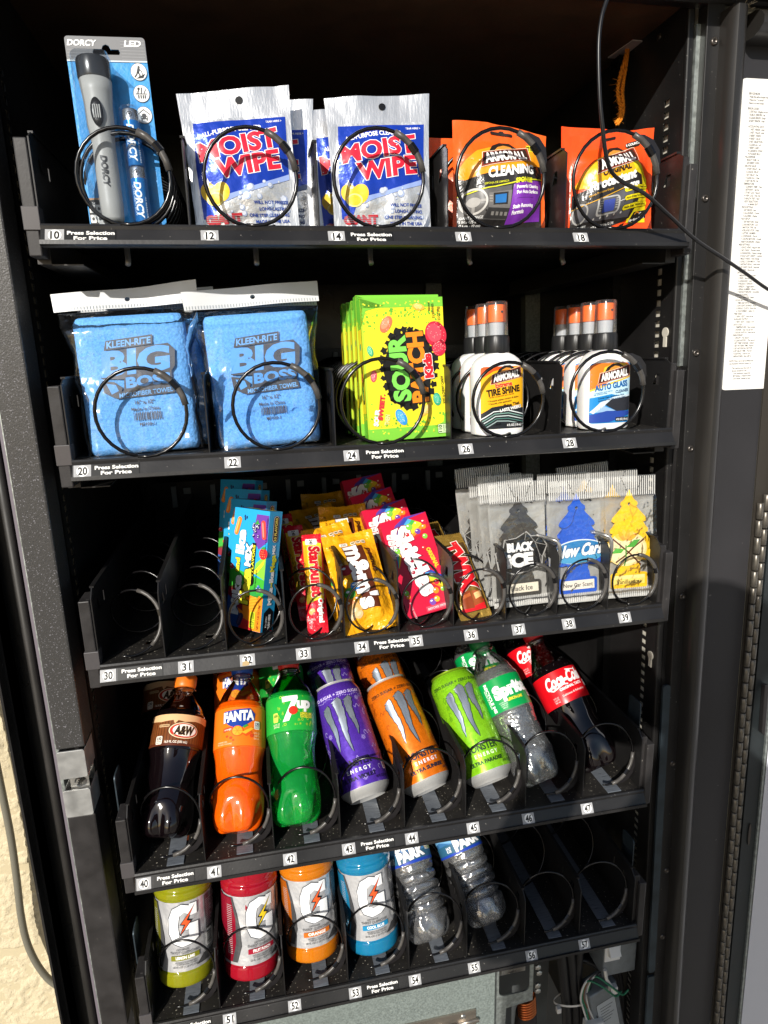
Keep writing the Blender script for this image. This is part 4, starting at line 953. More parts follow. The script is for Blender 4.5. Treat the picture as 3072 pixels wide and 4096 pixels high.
# --- spray bottles
WPL = mat('white_bottle_plastic', '#e9e8e6', .32, spec=.5, sss=.15); CAPB = mat('black_ribbed_collar', '#232324', .35); ORN = mat('orange_sprayer', '#ee6a1d', .4)
CLC = film('frosted_clear_cap', .96, bump=(40, .05), fres=.35, rough=.10, diff=.03)
def spray(label, loc, lean, yaw, kind, prnt=True, group=None):
    t = thing('spray_bottle', label, 'spray bottle', loc, group, lean, 0, yaw)
    w, d = .061, .032
    prof = [(0, .90), (.0012, .97), (.004, 1.0), (.066, 1.0), (.073, .98), (.0785, .92), (.083, .80), (.0865, .64), (.0885, .50), (.0896, .40)]
    g = B(); n = 56
    for z, k in prof:
        for i in range(n):
            a_ = 2*pi*i/n; ca, sa = cos(a_), sin(a_); kx = k; ky = 1 if k > .9 else .62+.38*k/.9
            g.v.append((w/2*kx*math.copysign(abs(ca)**(2/3.4), ca), d/2*ky*math.copysign(abs(sa)**(2/3), sa), z))
    for j in range(len(prof)-1):
        for i in range(n): g.f.append((j*n+i, j*n+(i+1) % n, (j+1)*n+(i+1) % n, (j+1)*n+i)); g.m.append(0)
    g.f.append(tuple(range(n))[::-1]); g.f.append(tuple(range((len(prof)-1)*n, len(prof)*n))); g.m += [0, 0]
    obj('bottle', g, WPL, t, smooth='auto')
    rib = lambda r, z, a_: (r*(1+.035*(1 if int(a_/(2*pi)*120) % 2 else 0)) if .0915 < z < .1075 else r, z)
    obj('collar', B().lathe([(.0132, .0892), (.0136, .0905), (.0138, .092), (.0134, .107), (.0128, .1085), (.0110, .109)], 120, rf=rib), CAPB, t, smooth='auto')
    sp = obj('sprayer', B().lathe([(.0085, .109), (.0090, .1225), (.0103, .123), (.0103, .1390), (.0096, .1412), (.004, .1418)], 28, mf=lambda j: 1 if j < 1 else 0), [ORN, mat('grey_sprayer_stem', '#a9adb2', .4)], t, smooth='auto')
    obj('nozzle', B().prism([(.0+.0012*cos(q*pi/6)+.001, .1335+.0012*sin(q*pi/6)) for q in range(12)], 'y', -.0112, -.009), mat('dark_nozzle', '#43403e', .4), sp)
    obj('clear_cap', B().lathe([(.0128, .1088), (.0127, .112), (.0119, .143), (.0112, .1448), (.006, .1454)], 32), CLC, t, smooth='auto')
    def mp(x, y, o):
        u = min(1, abs(x)/(w/2)); yy_ = d/2*(1-u**3.4)**(1/3); return (x, -yy_-o, y)
    a = Art()
    if kind == 'tire':
        Yl = ink('#f4b51c', .35)
        a.rr(-26, 7, 26, 75, 3, '#e9571c', 0); a.poly([(-26, 30), (-26, 62), (-12, 70), (8, 74), (24, 75), (26, 74), (26, 20), (-26, 14)], Yl, 1)
        a.rr(-26, 7, 26, 20, 3, '#23262a', 2); a.poly([(-26, 10), (-26, 24), (-14, 31), (4, 33), (26, 29), (26, 12)], '#23262a', 2)
        for q in range(5): a.line([(-26+q*1.5, 18-q*2.2), (-12+q, 26-q*2.6), (6, 27-q*3), (26, 22-q*2.8)], 1.0, ('#e8f0ee', '#7fa79a', '#c9d6d3', '#4f7d72', '#9fb3b0')[q], 3)
        a.text('TIRE SHINE', 0, 48.6, 6.6, '#2b1c12', 4, w=40, rot=7, bold=.05); a.text('Extreme', 0, 55.6, 4.6, '#d8361c', 5, w=20, rot=7, bold=.05, out=(.03, '#fbe9a8'))
        a.text('Brilla Insuperable para llantas', -2, 43.4, 1.6, '#7a3b12', 4, rot=7, w=30)
        a.text('* Protects against cracking & fading', 0, 39.6, 1.9, '#3a2212', 4, rot=7, w=38, bold=.02); a.text('* Smooth, even application', -4, 36, 1.9, '#3a2212', 4, rot=7, w=28, bold=.02)
        a.text('Shine That', 10, 33.5, 3.0, '#2b1c12', 5, rot=9, w=20, bold=.04); a.text('LASTS WEEKS', 9, 29, 3.1, '#f4f2ec', 5, rot=9, w=27, bold=.045, out=(.04, '#2b1c12'))
        logo(a, 3, 65, 36, 8, 4)
        a.rr(3, 8, 24, 13, 1, '#2a2a2a', 5); a.text('4 FL OZ (118 mL)', 13.5, 10.5, 2.3, '#f3f3f1', 6, w=19, bold=.03)
    else:
        a.rr(-26, 7, 26, 75, 3, '#1f86c9', 0); a.poly([(-26, 42), (-26, 72), (-20, 75), (20, 75), (26, 72), (26, 58), (4, 52)], '#ee7a22', 1); a.poly([(-14, 56), (-10, 70), (4, 75), (18, 74), (26, 66), (26, 58)], '#f6c437', 2)
        a.poly([(-26, 36), (-26, 45), (0, 55), (26, 60), (26, 34), (0, 40)], '#bfe3f4', 2); a.poly([(-26, 45), (-10, 51), (26, 60), (26, 58.6), (-8, 49), (-26, 43)], '#f3c43c', 3)
        a.poly([(-26, 20), (-14, 31), (4, 37), (26, 39), (26, 34), (-4, 30), (-22, 18)], '#cfe0ea', 3); a.poly([(-8, 28), (0, 34), (26, 37), (26, 21), (8, 20)], '#2a2c33', 4); a.poly([(-26, 8), (-26, 17), (-6, 21), (26, 20), (26, 16), (-2, 8)], '#27469c', 4); a.poly([(-26, 19), (-10, 27), (6, 21)], '#93b4d6', 3)
        a.text('AUTO GLASS', 0, 49.4, 6.2, '#1b5f9e', 5, w=42, rot=7, bold=.05); a.text('CLEANER', 14, 43.2, 3.2, '#20466e', 5, w=18, rot=7, bold=.04); a.text('Limpiador para vidrios', -10, 42.6, 1.6, '#24567f', 5, rot=7, w=22); a.text('de automoviles', -14, 40.4, 1.6, '#24567f', 5, rot=7, w=16)
        a.text('Crystal-Clear, Streak-Free Shine', 0, 37.4, 1.9, '#1c3f66', 5, rot=7, w=34, bold=.02); a.text('Ammonia-Free! Safe on Auto Glass!', 1, 34.6, 1.9, '#1c3f66', 5, rot=7, w=36, bold=.02)
        logo(a, 3, 62, 40, 8, 4)
        a.rr(6, 8.5, 25, 13.2, 1, '#20252e', 5); a.text('4 FL OZ (118 mL)', 15.5, 10.8, 2.2, '#f3f3f1', 6, w=17, bold=.03)
    a.emit('print', t, mp, maxlen=4, off=.0003)
    return t
s0 = spray('front white tire shine spray bottle with yellow label, at number 26', (.4475, .030, Z2), 2, 6, 'tire', group='white tire spray bottles')
for q, (x, y, ll) in enumerate(((.4470, .064, 'middle white tire spray bottle behind the front one at number 26'), (.4460, .098, 'rear white tire spray bottle in shade at number 26'))):
    dup(s0, ll, (x, y, Z2), 2, 0, 4)
s0 = spray('front white glass cleaner spray bottle with blue label, at number 28', (.5790, .030, Z2), 2, 4, 'glass', group='white glass cleaner bottles')
for q, (x, y, ll) in enumerate(((.5780, .063, 'second white glass cleaner bottle from the front at number 28'), (.5770, .096, 'third white glass cleaner bottle from the front at number 28'), (.5755, .129, 'rearmost white glass cleaner bottle at number 28'))):
    dup(s0, ll, (x, y, Z2), 2, 0, 3)
# ------------------------------------------------------------------ tray 3: candy and air fresheners
CARD = mat('carton_blue', '#2aa3dc', .3, spec=.5); CARDR = mat('carton_red', '#c8173a', .3, spec=.5)
def gem(a, x, y, r, c, L, hl='#ffffff'):
    a.ell(x, y, r, r, c, L, 16); a.ell(x-r*.3, y+r*.35, r*.34, r*.22, hl, L+1, 10)
def cap(a, x, y, l, w, rot, c, L, hl=None):
    P = rrect(-w/2, -l/2, w/2, l/2, w/2-.05, 5); ca, sa = cos(rad(rot)), sin(rad(rot))
    a.poly([(x+p*ca-q*sa, y+p*sa+q*ca) for p, q in P], c, L)
    if hl: a.poly([(x+p*.35*ca-q*.8*sa-.15*w*ca, y+p*.35*sa+q*.8*ca) for p, q in P], hl, L+1)
def mike(label, loc, lean, tilt, yaw):
    t = thing('candy_box', label, 'candy box', loc, 'blue fruit candy boxes', lean, tilt, yaw)
    w, d, h = .053, .022, .139
    carton(w, d, h, [CARD, CARD, CARD], t)
    a = Art(); K = ink('#15151a', .35); W_ = ink('#fafafa', .35); Yw = ink('#e8e337', .35)
    a.poly([(-26.5, 50), (-26.5, 64), (-10, 60), (26.5, 44), (26.5, 0.2), (0, .2), (-14, 22)], '#f08a1f', 0)
    a.poly([(-26.5, 66), (-18, 68), (26.5, 60), (26.5, 40), (0, 46), (-26.5, 44)], '#3fae35', 1); a.poly([(-26.5, 46), (-6, 50), (-2, 20), (-26.5, 30)], '#8a1c30', 1); a.poly([(-26.5, 36), (-14, 30), (-2, 8), (4, .2), (-26.5, .2)], '#27569f', 2); a.poly([(-6, 14), (10, 10), (14, .2), (-6, .2)], '#c52a2c', 3)
    a.poly([(8, 134), (26, 134), (26.4, 104), (14, 94), (4, 108)], '#6d3b9f', 1); a.poly([(12, 78), (26.5, 90), (26.5, 60), (10, 66)], '#84c340', 2)
    for q in range(24):
        rr_ = random.Random(q); gem(a, 8+rr_.uniform(-5, 5), 116+rr_.uniform(-9, 7), 1.9, ('#4b2d86', '#5f3aa0')[q % 2], 3)
    a.poly([(6, 122), (10, 128), (13, 123)], '#3a9a3c', 4)
    cap(a, -19, 118, 22, 6.2, -14, '#f0862b', 3, '#f8b56c'); cap(a, 20, 117, 22, 6.4, 10, '#e2453b', 4, '#f38a7e'); cap(a, -5, 10, 16, 7, -20, '#3a3050', 4, '#5a4f74')
    for x, y in ((-9, 127), (-6.6, 129), (-9.6, 130)): a.ell(x, y, 1.1, 1.8, '#1f3a6e', 3, 10)
    a.ell(22, 90, 6, 6.6, '#d8262a', 4); a.poly([(18, 96), (22, 94.5), (26, 97), (22, 98.4)], '#3a9a3c', 5)
    for q in range(8): a.ell(19+q % 3*2.6, 87+q//3*2.6, .35, .5, '#f6d27a', 5, 6)
    a.poly([(8, 64), (16, 68), (24, 78), (25, 84), (21, 80), (14, 72), (7, 67)], '#f3d02e', 4)
    a.ell(14, 30, 7.6, 10, '#f2a42a', 4); 
    for q in range(5): a.line([(7, 24+q*3.4), (21, 28+q*3.4)], .5, '#c87a17', 5)
    a.poly([(8, 40), (2, 48), (10, 44), (13, 52), (16, 43), (24, 46), (19, 39)], '#2f9a44', 5)
    for x, y in ((19, 52), (22, 49.5), (17, 49)): gem(a, x, y, 1.8, '#2b5dad', 6)
    gem(a, -24, 70, 3, '#d9333a', 3)
    a.text('Mike', -13.6, 38, 11.5, W_, 8, w=44, rot=88, bold=.05, out=(.05, K)); a.text('alike' if False else 'Ike', -12.4, 100, 11.5, W_, 8, w=26, rot=88, bold=.05, out=(.05, K)); a.text('and', -15, 73, 6, Yw, 9, w=15, rot=88, bold=.06, out=(.05, K))
    a.text('Mega', -.4, 50, 12, Yw, 10, w=40, rot=88, bold=.055, out=(.05, K)); a.text('MIX', .8, 86, 8, W_, 10, w=24, rot=88, bold=.06, out=(.05, K))
    a.poly([(4.8, 56), (10.4, 56), (10.8, 101), (5.2, 101)], K, 7); a.text('10 FLAVORS', 7.8, 78.5, 3.4, Yw, 8, w=40, rot=89, bold=.03)
    a.text('NATURALLY & ARTIFICIALLY FLAVORED', 24.4, 112, 1.7, '#123', 5, w=40, rot=90) if False else a.text('NATURALLY & ARTIFICIALLY FLAVORED', 24.6, 110, 1.7, '#11233a', 5, w=42, rot=89)
    a.text('fruit flavored candy', 14, 60, 2, K, 7, w=22, rot=89); a.text('NET WT. 4.25 OZ (120g)', 22.5, 17, 2.4, K, 7, w=28, rot=89)
    a.rr(10, 3, 18, 22, 1.6, '#c8d22c', 6); a.text('110', 13, 7.6, 4, K, 7, rot=90, w=7); a.line([(10.6, 12.6), (17.4, 12.6)], .4, K, 7); a.text('CALORIES', 16.2, 7, 1.2, K, 7, rot=90, w=7); a.rect(12, 14, 16.6, 21, '#93a01c', 7)
    a.emit('print', t, front(d), maxlen=60)
    b = Art()
    b.poly([(-18.6, .3), (-2, .3), (-2, 22), (-10, 28), (-18.6, 22)], K, 0); b.text('PUSH HERE', -8.5, 11, 3.2, W_, 1, w=17, rot=90, bold=.04); b.text('TO OPEN', -13.6, 11, 2.4, W_, 1, w=13, rot=90)
    b.text('Mike', -10.6, 41, 6.4, W_, 2, w=20, rot=90, bold=.05, out=(.05, K)); b.text('and', -10.4, 53.6, 3.4, Yw, 2, w=6, rot=90, bold=.05, out=(.05, K)); b.text('Ike', -10.6, 63, 6.4, W_, 2, w=12, rot=90, bold=.05, out=(.05, K)); b.text('Mega', -10.6, 79, 6.8, Yw, 2, w=19, rot=90, bold=.05, out=(.05, K)); b.text('MIX', -10.6, 95, 4.4, W_, 2, w=10, rot=90, bold=.05, out=(.05, K))
    b.rr(-15, 103, -5, 134, 4, K, 1); b.rr(-14.5, 103.5, -5.5, 133.5, 3.6, W_, 2); b.rr(-14, 104, -6, 133, 3.4, K, 3); b.text('10 FLAVORS', -10, 118.5, 4, '#e9d36b', 4, w=26, rot=90, bold=.04)
    b.emit('print', t, lambda x, y, o: (w/2+.0001+o, x, y), maxlen=60)
    c = Art()
    for x, y, cc in ((-18, -10, '#6d3b9f'), (-6, -8, '#3fae35'), (8, -12, '#e2453b'), (18, -9, '#f3d02e')): c.ell(x, y, 6, 4, cc, 0)
    c.text('MEGA MIX', 0, -10, 5, Yw, 1, w=34, bold=.05, out=(.05, K)); c.emit('print', t, lambda x, y, o: (x, y, h+.0001+o), maxlen=60)
    return t
m0 = mike('front blue fruit candy box standing in the sun, at number 32', (.1590, .060, Z3), 13, .3, -42)
dup(m0, 'second blue fruit candy box from the front at number 32', (.1560, .112, Z3), 13, 0, -36)
dup(m0, 'third blue fruit candy box from the front at number 32', (.1500, .160, Z3+.004), 13, 0, -30)
dup(m0, 'rearmost blue fruit candy box, in shade, at number 32', (.1430, .210, Z3+.008), 13, 0, -28)

STAR = mat('red_wrapper', '#cf1c2c', .25, spec=.55, bump=(70, .8, 4, .4))
def star(label, loc, lean, tilt, yaw):
    t = thing('candy_stick', label, 'candy stick', loc, 'red fruit chew sticks', lean, tilt, yaw)
    w, h = .0240, .124
    mp = pouch('wrapper', w, h, .018, STAR, t, (.09, .09, .02), .0016, nu=14, nv=60, seed=3, teeth=.0012, wv=.0015)
    a = Art(); Y_ = mat('star_yellow', '#efd12e', .28, bump=(90, .4, 4))
    a.poly([(-10, 34), (10, 38), (11, 112), (-11, 116)], Y_, 0); a.poly([(-11, 90), (-6, 72), (-3, 34), (-11, 34)], '#8d7a1c', 1); a.rect(-11, 60, -7, 110, '#e7a51f', 1)
    a.text('Starburst', 2.0, 74, 12.5, '#d01c2c', 3, w=66, rot=-90, bold=.055, out=(.03, '#f9efcf')); a.text('FRUIT CHEWS', -8.4, 56, 2.6, '#7a2a1c', 3, w=22, rot=-90)
    a.rr(-8, 110, 6, 118, 1.5, '#f3efe6', 3); a.text('240', -1, 114, 3.8, '#222222', 4, rot=-90, w=6.6, bold=.03)
    a.text('Original', 5.2, 25, 5.4, '#fbf3ee', 3, w=26, rot=-90, bold=.05); gem(a, -4.4, 30, 3.2, '#e0394a', 2, '#f6b0b0'); gem(a, -5.6, 24, 3.6, '#f2b06a', 2, '#fbe0b8'); gem(a, -2.8, 20, 2.8, '#d72a3a', 3, '#f6b0b0'); a.text('NATURAL & ARTIFICIAL', -6.4, 15, 1.5, '#f3d9d4', 3, w=9)
    a.emit('print', t, mp, maxlen=2.2, off=.0006); return t
s0 = star('front red and yellow fruit chew stick leaning in the coil at number 33', (.2300, .020, Z3), 40, 1.8, 0)
dup(s0, 'second red and yellow fruit chew stick from the front at number 33', (.2240, .062, Z3), 38, -1, 6)
dup(s0, 'third fruit chew stick from the front, deep in shade at number 33', (.2190, .128, Z3), 38, -2, 8)

MM = mat('yellow_gold_wrapper', '#f0a91a', .26, spec=.55, bump=(42, .9, 4, .45))
def mms(label, loc, lean, tilt, yaw, nm=True):
    t = thing('candy_bag', label, 'candy bag', loc, 'yellow peanut candy bags', lean, tilt, yaw)
    w, h = .065, .127
    mp = pouch('wrapper', w, h, .030, MM, t, (.075, .075, .02), .0034, nu=40, nv=56, seed=6, teeth=.0012, wv=.0032)
    a = Art(); W_ = ink('#f5f3ef', .3); Br = ink('#5a2a18', .3)
    a.poly([(-11, 104), (13, 106), (16, 24), (-2, 26), (-9, 64)], Br, 0)
    a.text("m&m's", 2.6, 66, 21, W_, 3, w=80, rot=-88, bold=.05, out=(.028, Br))
    a.text('peanut', 21, 84, 6.2, '#5a2a12', 3, w=32, rot=-88, bold=.045)
    a.rr(-13, 109, -3, 114.4, 1.6, '#f4efe2', 3); a.text('250', -8, 111.7, 3, '#2a2a2a', 4, rot=-6, w=6)
    for q in range(3): a.rr(1+q*6.4, 109, 6.6+q*6.4, 114.4, 1.4, '#f1e6cc', 3); a.rect(2+q*6.4, 110.4, 5.8+q*6.4, 112.8, '#8c7a4a', 4)
    a.text('CHOCOLATE CANDIES', -17, 90, 2.6, '#5a3a10', 3, w=24, rot=-80); a.text('NET WT 1.74 OZ', -24, 106, 2.6, '#5a3a10', 3, w=16, rot=-84)
    for x, y, r, c_ in ((-15, 74, 7, '#a8252c'), (-9, 52, 5.4, '#2b86cf'), (-17, 45, 6.6, '#4aa53c'), (-20, 32, 6, '#e0782a'), (-9, 36, 5, '#b8862c')): gem(a, x, y, r, c_, 2)
    a.poly([(-22, 30), (-12, 34), (-6, 26), (-10, 16), (-22, 18)], '#d9a860', 3)
    for x, y in ((-16, 24), (-11, 20), (-19, 19)): a.ell(x, y, 5, 3.6, '#e6c08a', 4, 16, 30); a.ell(x-.6, y+.6, 3, 1.8, '#f1d8ac', 5, 14, 30)
    a.emit('print', t, mp, maxlen=3.4, off=.0006)
    return t
m0 = mms('front yellow peanut candy bag leaning towards the glass side at number 34', (.2915, .010, Z3), 42, -6.5, 0)
dup(m0, 'second yellow peanut candy bag from the front at number 34', (.2850, .060, Z3), 41, -9, 8)
dup(m0, 'third yellow peanut candy bag from the front at number 34', (.2830, .112, Z3+.004), 34, -3, -6)
dup(m0, 'fourth yellow peanut candy bag from the front, in shade at number 34', (.2750, .166, Z3), 40, -8, 9)
dup(m0, 'rearmost yellow peanut candy bag, deep in shade at number 34', (.2700, .225, Z3), 34, -3, -4)

def skit(label, loc, lean, tilt, yaw):
    t = thing('candy_box', label, 'candy box', loc, 'red rainbow candy boxes', lean, tilt, yaw)
    w, d, h = .061, .016, .122
    carton(w, d, h, [CARDR, CARDR, CARDR], t)
    a = Art(); W_ = ink('#f7f4f2', .3); cols = ['#2d3fa0', '#4a9fd8', '#3fae45', '#c8d22c', '#f3c92a', '#f08a1f', '#d8262a']
    def rainbow(P, N, L):
        for i in range(len(cols)):
            f = lambda k: [(x+(u-x)*k, y+(v-y)*k) for (x, y), (u, v) in zip(P, N)]
            A = f(i/len(cols)); B_ = f((i+1)/len(cols)); a.poly(A+B_[::-1], cols[i], L)
    rainbow([(2, 121), (-8, 112), (-17, 98), (-22, 80), (-24, 62)], [(30, 104), (20, 98), (2, 90), (-12, 78), (-23, 60)], 1)
    a.poly([(-18, 106), (2, 118), (30, 121.8), (2, 121.8), (-12, 114)], '#5a3a9a', 0)
    rainbow([(30.4, 36), (14, 50), (4, 52), (0, 50)], [(30.4, 12), (18, 24), (8, 34), (0, 48)], 1)
    a.text('Skittles', -2, 66, 20, W_, 5, w=86, rot=-80, bold=.07, out=(.03, '#8f1027')); a.text('ORIGINAL', 21, 64, 4.6, '#f3c92a', 5, w=26, rot=-80, bold=.05); gem(a, 14, 78, 2.8, '#d8262a', 5)
    for x, y, r, c_ in ((4, 108, 4.2, '#7fc241'), (14, 110, 2.8, '#f3c92a'), (24, 110, 3.8, '#c81f3c'), (22, 104, 3, '#f08a1f'), (13, 100, 3.6, '#6d3b9f'), (20, 92, 3.2, '#7fc241'), (-1, 99, 2.6, '#d8262a'), (-19, 82, 3.6, '#7fc241'), (16, 34, 3.4, '#c81f3c'), (12, 24, 3.8, '#f08a1f'), (21, 24, 3, '#7fc241'), (4, 12, 4.2, '#7a4aa8'), (10, 14, 3.6, '#f3b02a'), (-24, 30, 3.2, '#7fc241'), (-23, 25, 2.6, '#f08a1f'), (-8, 52, 2.4, '#a8203c')): gem(a, x, y, r, c_, 6)
    for q in range(4): a.rr(-27, 92-q*7.4+6, -18.4+(-1.2*q*0), 92-q*7.4+12.4, 1.6, '#f1e9e4', 4, -8); a.text(('120', '2g', '0mg', '11g')[q], -22.6, 92-q*7.4+9.4, 2.6, '#3a1a1a', 5, rot=-82, w=4)
    a.text('BITE SIZE CANDIES', -22, 8, 1.8, '#e9b9c0', 4, w=20, rot=-84); a.rect(-6, 2, 29, 8, '#d24c60', 3); a.text('BEFORE 09/2026', 10, 5, 2.4, '#f6dcdc', 5, w=28, rot=2)
    a.emit('print', t, front(d), maxlen=60); return t
s0 = skit('front red rainbow candy box leaning left at number 35', (.3680, .040, Z3), 30, -10, 0)
dup(s0, 'second red rainbow candy box from the front at number 35', (.3600, .100, Z3+.004), 28, -12, 2)
dup(s0, 'third red rainbow candy box from the front, half in shade at number 35', (.3510, .162, Z3+.008), 26, -10, 4)
dup(s0, 'rearmost red rainbow candy box, in shade at number 35', (.3420, .226, Z3+.016), 22, -7, 6)

TW = mat('twix_brown_wrapper', '#5f4420', .25, spec=.55, metal=.35, bump=(55, .8, 4, .4)); GOLDW = mat('gold_wrapper', '#c9a04a', .26, metal=.7, bump=(90, .8, 4))
def twix(label, loc, lean, tilt, yaw):
    t = thing('candy_bar', label, 'candy bar', loc, 'gold and red cookie bars', lean, tilt, yaw)
    w, h = .041, .112
    mp = pouch('wrapper', w, h, .021, TW, t, (.13, .075, .03), .0024, nu=26, nv=56, seed=5, teeth=.001, mseal=GOLDW, wv=.0028)
    a = Art(); R_ = ink('#dc1e28', .28); W_ = ink('#f3ede4', .3)
    a.text('TWIX', -.5, 66, 23, R_, 4, w=64, rot=-84, bold=.07, out=(.03, W_, .045, '#8a6a2a')); a.text('2 cookie bars', -10.6, 46, 3.4, '#f0e3c6', 3, w=22, rot=-84)
    a.poly([(-15, 14), (-13, 34), (16, 38), (16, 12)], mat('gold_band', '#9c7a35', .3, metal=.6), 1); a.poly([(-13, 13), (-11, 31), (1, 33), (2, 12)], '#8a3a17', 3); a.poly([(2, 14), (2, 32), (14, 30), (15, 16)], '#9a4a1e', 3); a.poly([(4, 28), (14, 30), (14, 23), (5, 21)], '#e3b478', 4); a.poly([(-11, 28), (0, 30), (0, 26), (-11, 24)], '#b35a2a', 4)
    a.poly([(-16, 9), (-14, 14), (16, 20), (16, 9)], R_, 2)
    a.emit('print', t, mp, maxlen=3, off=.0006); return t
t0 = twix('front gold ended cookie bar leaning left at number 36', (.4190, .014, Z3), 40, -8.5, 0)
dup(t0, 'second gold ended cookie bar behind the front one at number 36', (.4110, .072, Z3), 38, -9, 4)

# --- tree shaped air fresheners in clear bags
BAGM = film('freshener_bag', .93, bump=(34, .8), fres=.6, rough=.14); RIBF = film('ribbed_bag_seal', .80, bump=(28, .4), fres=.7, rough=.2, diff=.12)
FBACK = mat('silver_bag_back', '#bdbcb7', .34, metal=.4, bump=(36, .4, 3))
TREEP = [(0, 119), (3.5, 113), (7, 107), (12.5, 103.5), (13, 100), (11, 98.5), (13.5, 95), (19, 90), (25.5, 84), (27, 80.5), (24.5, 78.5), (21.5, 78.3), (25, 73.5), (29.5, 69), (29, 65.5), (25, 64.2), (31, 57), (37, 50.5), (38, 47), (33, 45.8), (37, 39), (41, 33.5), (40.5, 30.5), (35, 30), (24, 29.4), (16, 30.6), (14.5, 27), (17, 21.5), (18, 16.5), (17.2, 14.8), (27, 13.8), (28.5, 12), (28, -3.5), (26, -5)]
TREEO = [(x*.92, y) for x, y in TREEP]; TREEO = TREEO+[(-x, y) for x, y in TREEO[::-1]]
def fresh(label, loc, lean, tilt, yaw, kind, grp, full=True):
    t = thing('air_freshener', label, 'air freshener', loc, grp, lean, tilt, yaw)
    w, h = .072, .152
    g = B(); ph = {'black': 0, 'blue': 2.1, 'yellow': 4.4}[kind]
    def sh(u, v, s):
        x = (u-.5)*w*(1+.012*sin(v*9+ph)); z = v*h; b_ = .0065*max(0, sin(pi*u))**.7*max(0, sin(pi*min(1, max(0, (v-.10)/.74))))**.6
        return (x, s*(b_*.5+.0036*min(1, max(0, (.845-v)/.03))*min(1, max(0, (v-.035)/.03))+.0002)+noise.fractal(Vector((x*40+ph, z*32, ph)), 1, 2, 3)*.0006, z)
    mf = lambda u, v: 1 if (v > .83 or v < .09) else 0
    g.grid(lambda u, v: sh(u, v, -1), 30, 60, mf=mf); obj('clear_bag', g, [BAGM, RIBF], t, smooth=True)
    g = B(); g.grid(lambda u, v: sh(u, v*.83, 1), 24, 44); obj('bag_back', g, FBACK, t, smooth=True)
    rb = B()
    for q in range(26):
        x = -w/2+.0015+q*(w-.003)/25; rb.box(x-.0003, x+.0003, -.0016, -.0010, .128, .151); rb.box(x-.0003, x+.0003, -.0016, -.0010, .001, .0125)
    ro = obj('seal_ribs', rb, mat('seal_rib_plastic', '#dcdbd6', .3, spec=.6), t); ro['kind'] = 'stuff'
    cols = {'black': '#3d3a36', 'blue': '#1c57c4', 'yellow': '#f2c414'}
    fm = mat('felt_'+kind, cols[kind], .85, vary=(260, .12), bump=(320, .4))
    k = .97; off = 20
    V, T = curve_tris([[(x*.98*k+.5, (y+5)*k*1.02+off-8) for x, y in TREEO], ellipse(0.5, (101+5)*k*1.02+off-8, 2.1, 2.1, 14)])
    g = B(); f_ = [(x/1000, -.0006, z/1000) for x, z in V]; g.add(f_, T); g.add([(x, .0006, z) for x, y, z in f_], T)
    tr = obj('tree_card', g, fm, t)
    cy = (101+5)*k*1.02+off-8
    sp = {'black': [(0.5, cy), (-.8, cy-6), (2, cy-14), (5, cy-22), (7, cy-28)], 'blue': [(.5, cy), (-3, cy-7), (-6, cy-17), (-13, cy-23), (-19, cy-24), (-23, cy-30)], 'yellow': [(.5, cy), (2, cy-8), (5, cy-18), (2, cy-24), (4, cy-28)]}[kind]
    obj('cord', B().tube(smooth_pts([(x/1000, -.0014, z/1000) for x, z in sp], 5), .00045, 5), mat('cord_'+kind, {'black': '#33312f', 'blue': '#1b3f8f', 'yellow': '#d9a514'}[kind], .8), t)
    if kind == 'black': obj('cord', B().tube(smooth_pts([(-.014, -.001, .083), (-.022, -.0014, .084), (-.0225, -.0014, .074), (-.020, -.001, .065)], 5), .00045, 5), MATS['cord_black'], t)
    if kind == 'yellow': obj('cord', B().tube(smooth_pts([(.0005, -.0014, cy/1000), (.006, -.0014, (cy-3)/1000), (.011, -.0014, (cy-6)/1000), (.005, -.0014, (cy-15)/1000)], 5), .00045, 5), MATS['cord_yellow'], t)
    if full:
        a = Art()
        lab = {'black': '#e9e0cc', 'blue': '#efe6d6', 'yellow': '#f4dc74'}[kind]
        a.rect(-19.5, 16.5, 19.5, 26.6, lab, 1)
        if kind == 'black':
            a.text('Black Ice', 0, 21.5, 5.2, '#33302c', 2, w=25)
            P = [(-25, 44), (-28, 62), (-19, 66), (-17, 75), (-4, 76), (8, 82), (13, 77), (24, 77), (31, 66), (25, 54), (24, 46), (8, 40), (-8, 38)]
            a.poly([(x*1.06, 60+(y-60)*1.06) for x, y in P], '#a9a7a3', 2); a.poly(P, '#131315', 3)
            for l_ in ([(-25, 44), (-14, 49), (-28, 62)], [(24, 77), (18, 70), (31, 66)], [(18, 70), (13, 77)], [(18, 70), (22, 58), (25, 54)], [(22, 58), (24, 46)], [(-17, 75), (-14, 68)], [(8, 82), (6, 74)]): a.line(l_, .7, '#8f8d89', 4)
            a.text('BLACK', 0, 66.6, 8.4, '#f1f0ee', 5, w=29, bold=.07); a.text('iCE', -.5, 52.4, 13, '#f1f0ee', 5, w=28, bold=.07)
        elif kind == 'blue':
            a.text('New Car Scent', 0, 21.5, 4.4, '#27313f', 2, w=35)
            a.ell(2, 58, 32, 13.5, '#dfe9ee', 2, 40, 2); a.ell(2, 58, 30.6, 12.2, '#1f78b4', 3, 40, 2); a.ell(2, 51, 26, 5.6, '#4fa3cf', 4, 30, 2)
            a.text('New Cars', 3, 60, 12, '#f4f6f6', 6, w=54, rot=3, bold=.05, shear=.35, out=(.03, '#174f86'))
        else:
            a.text('Vanillaroma', 0, 19.5, 4.6, '#453515', 2, w=31)
            a.rect(-19.5, 22.6, 19.5, 26.6, '#f6e49a', 2)
            a.ell(-3, 56, 25, 19, '#f3dc9c', 2, 36); a.ell(-3, 56, 22.5, 16.6, '#f8e9ba', 3, 36)
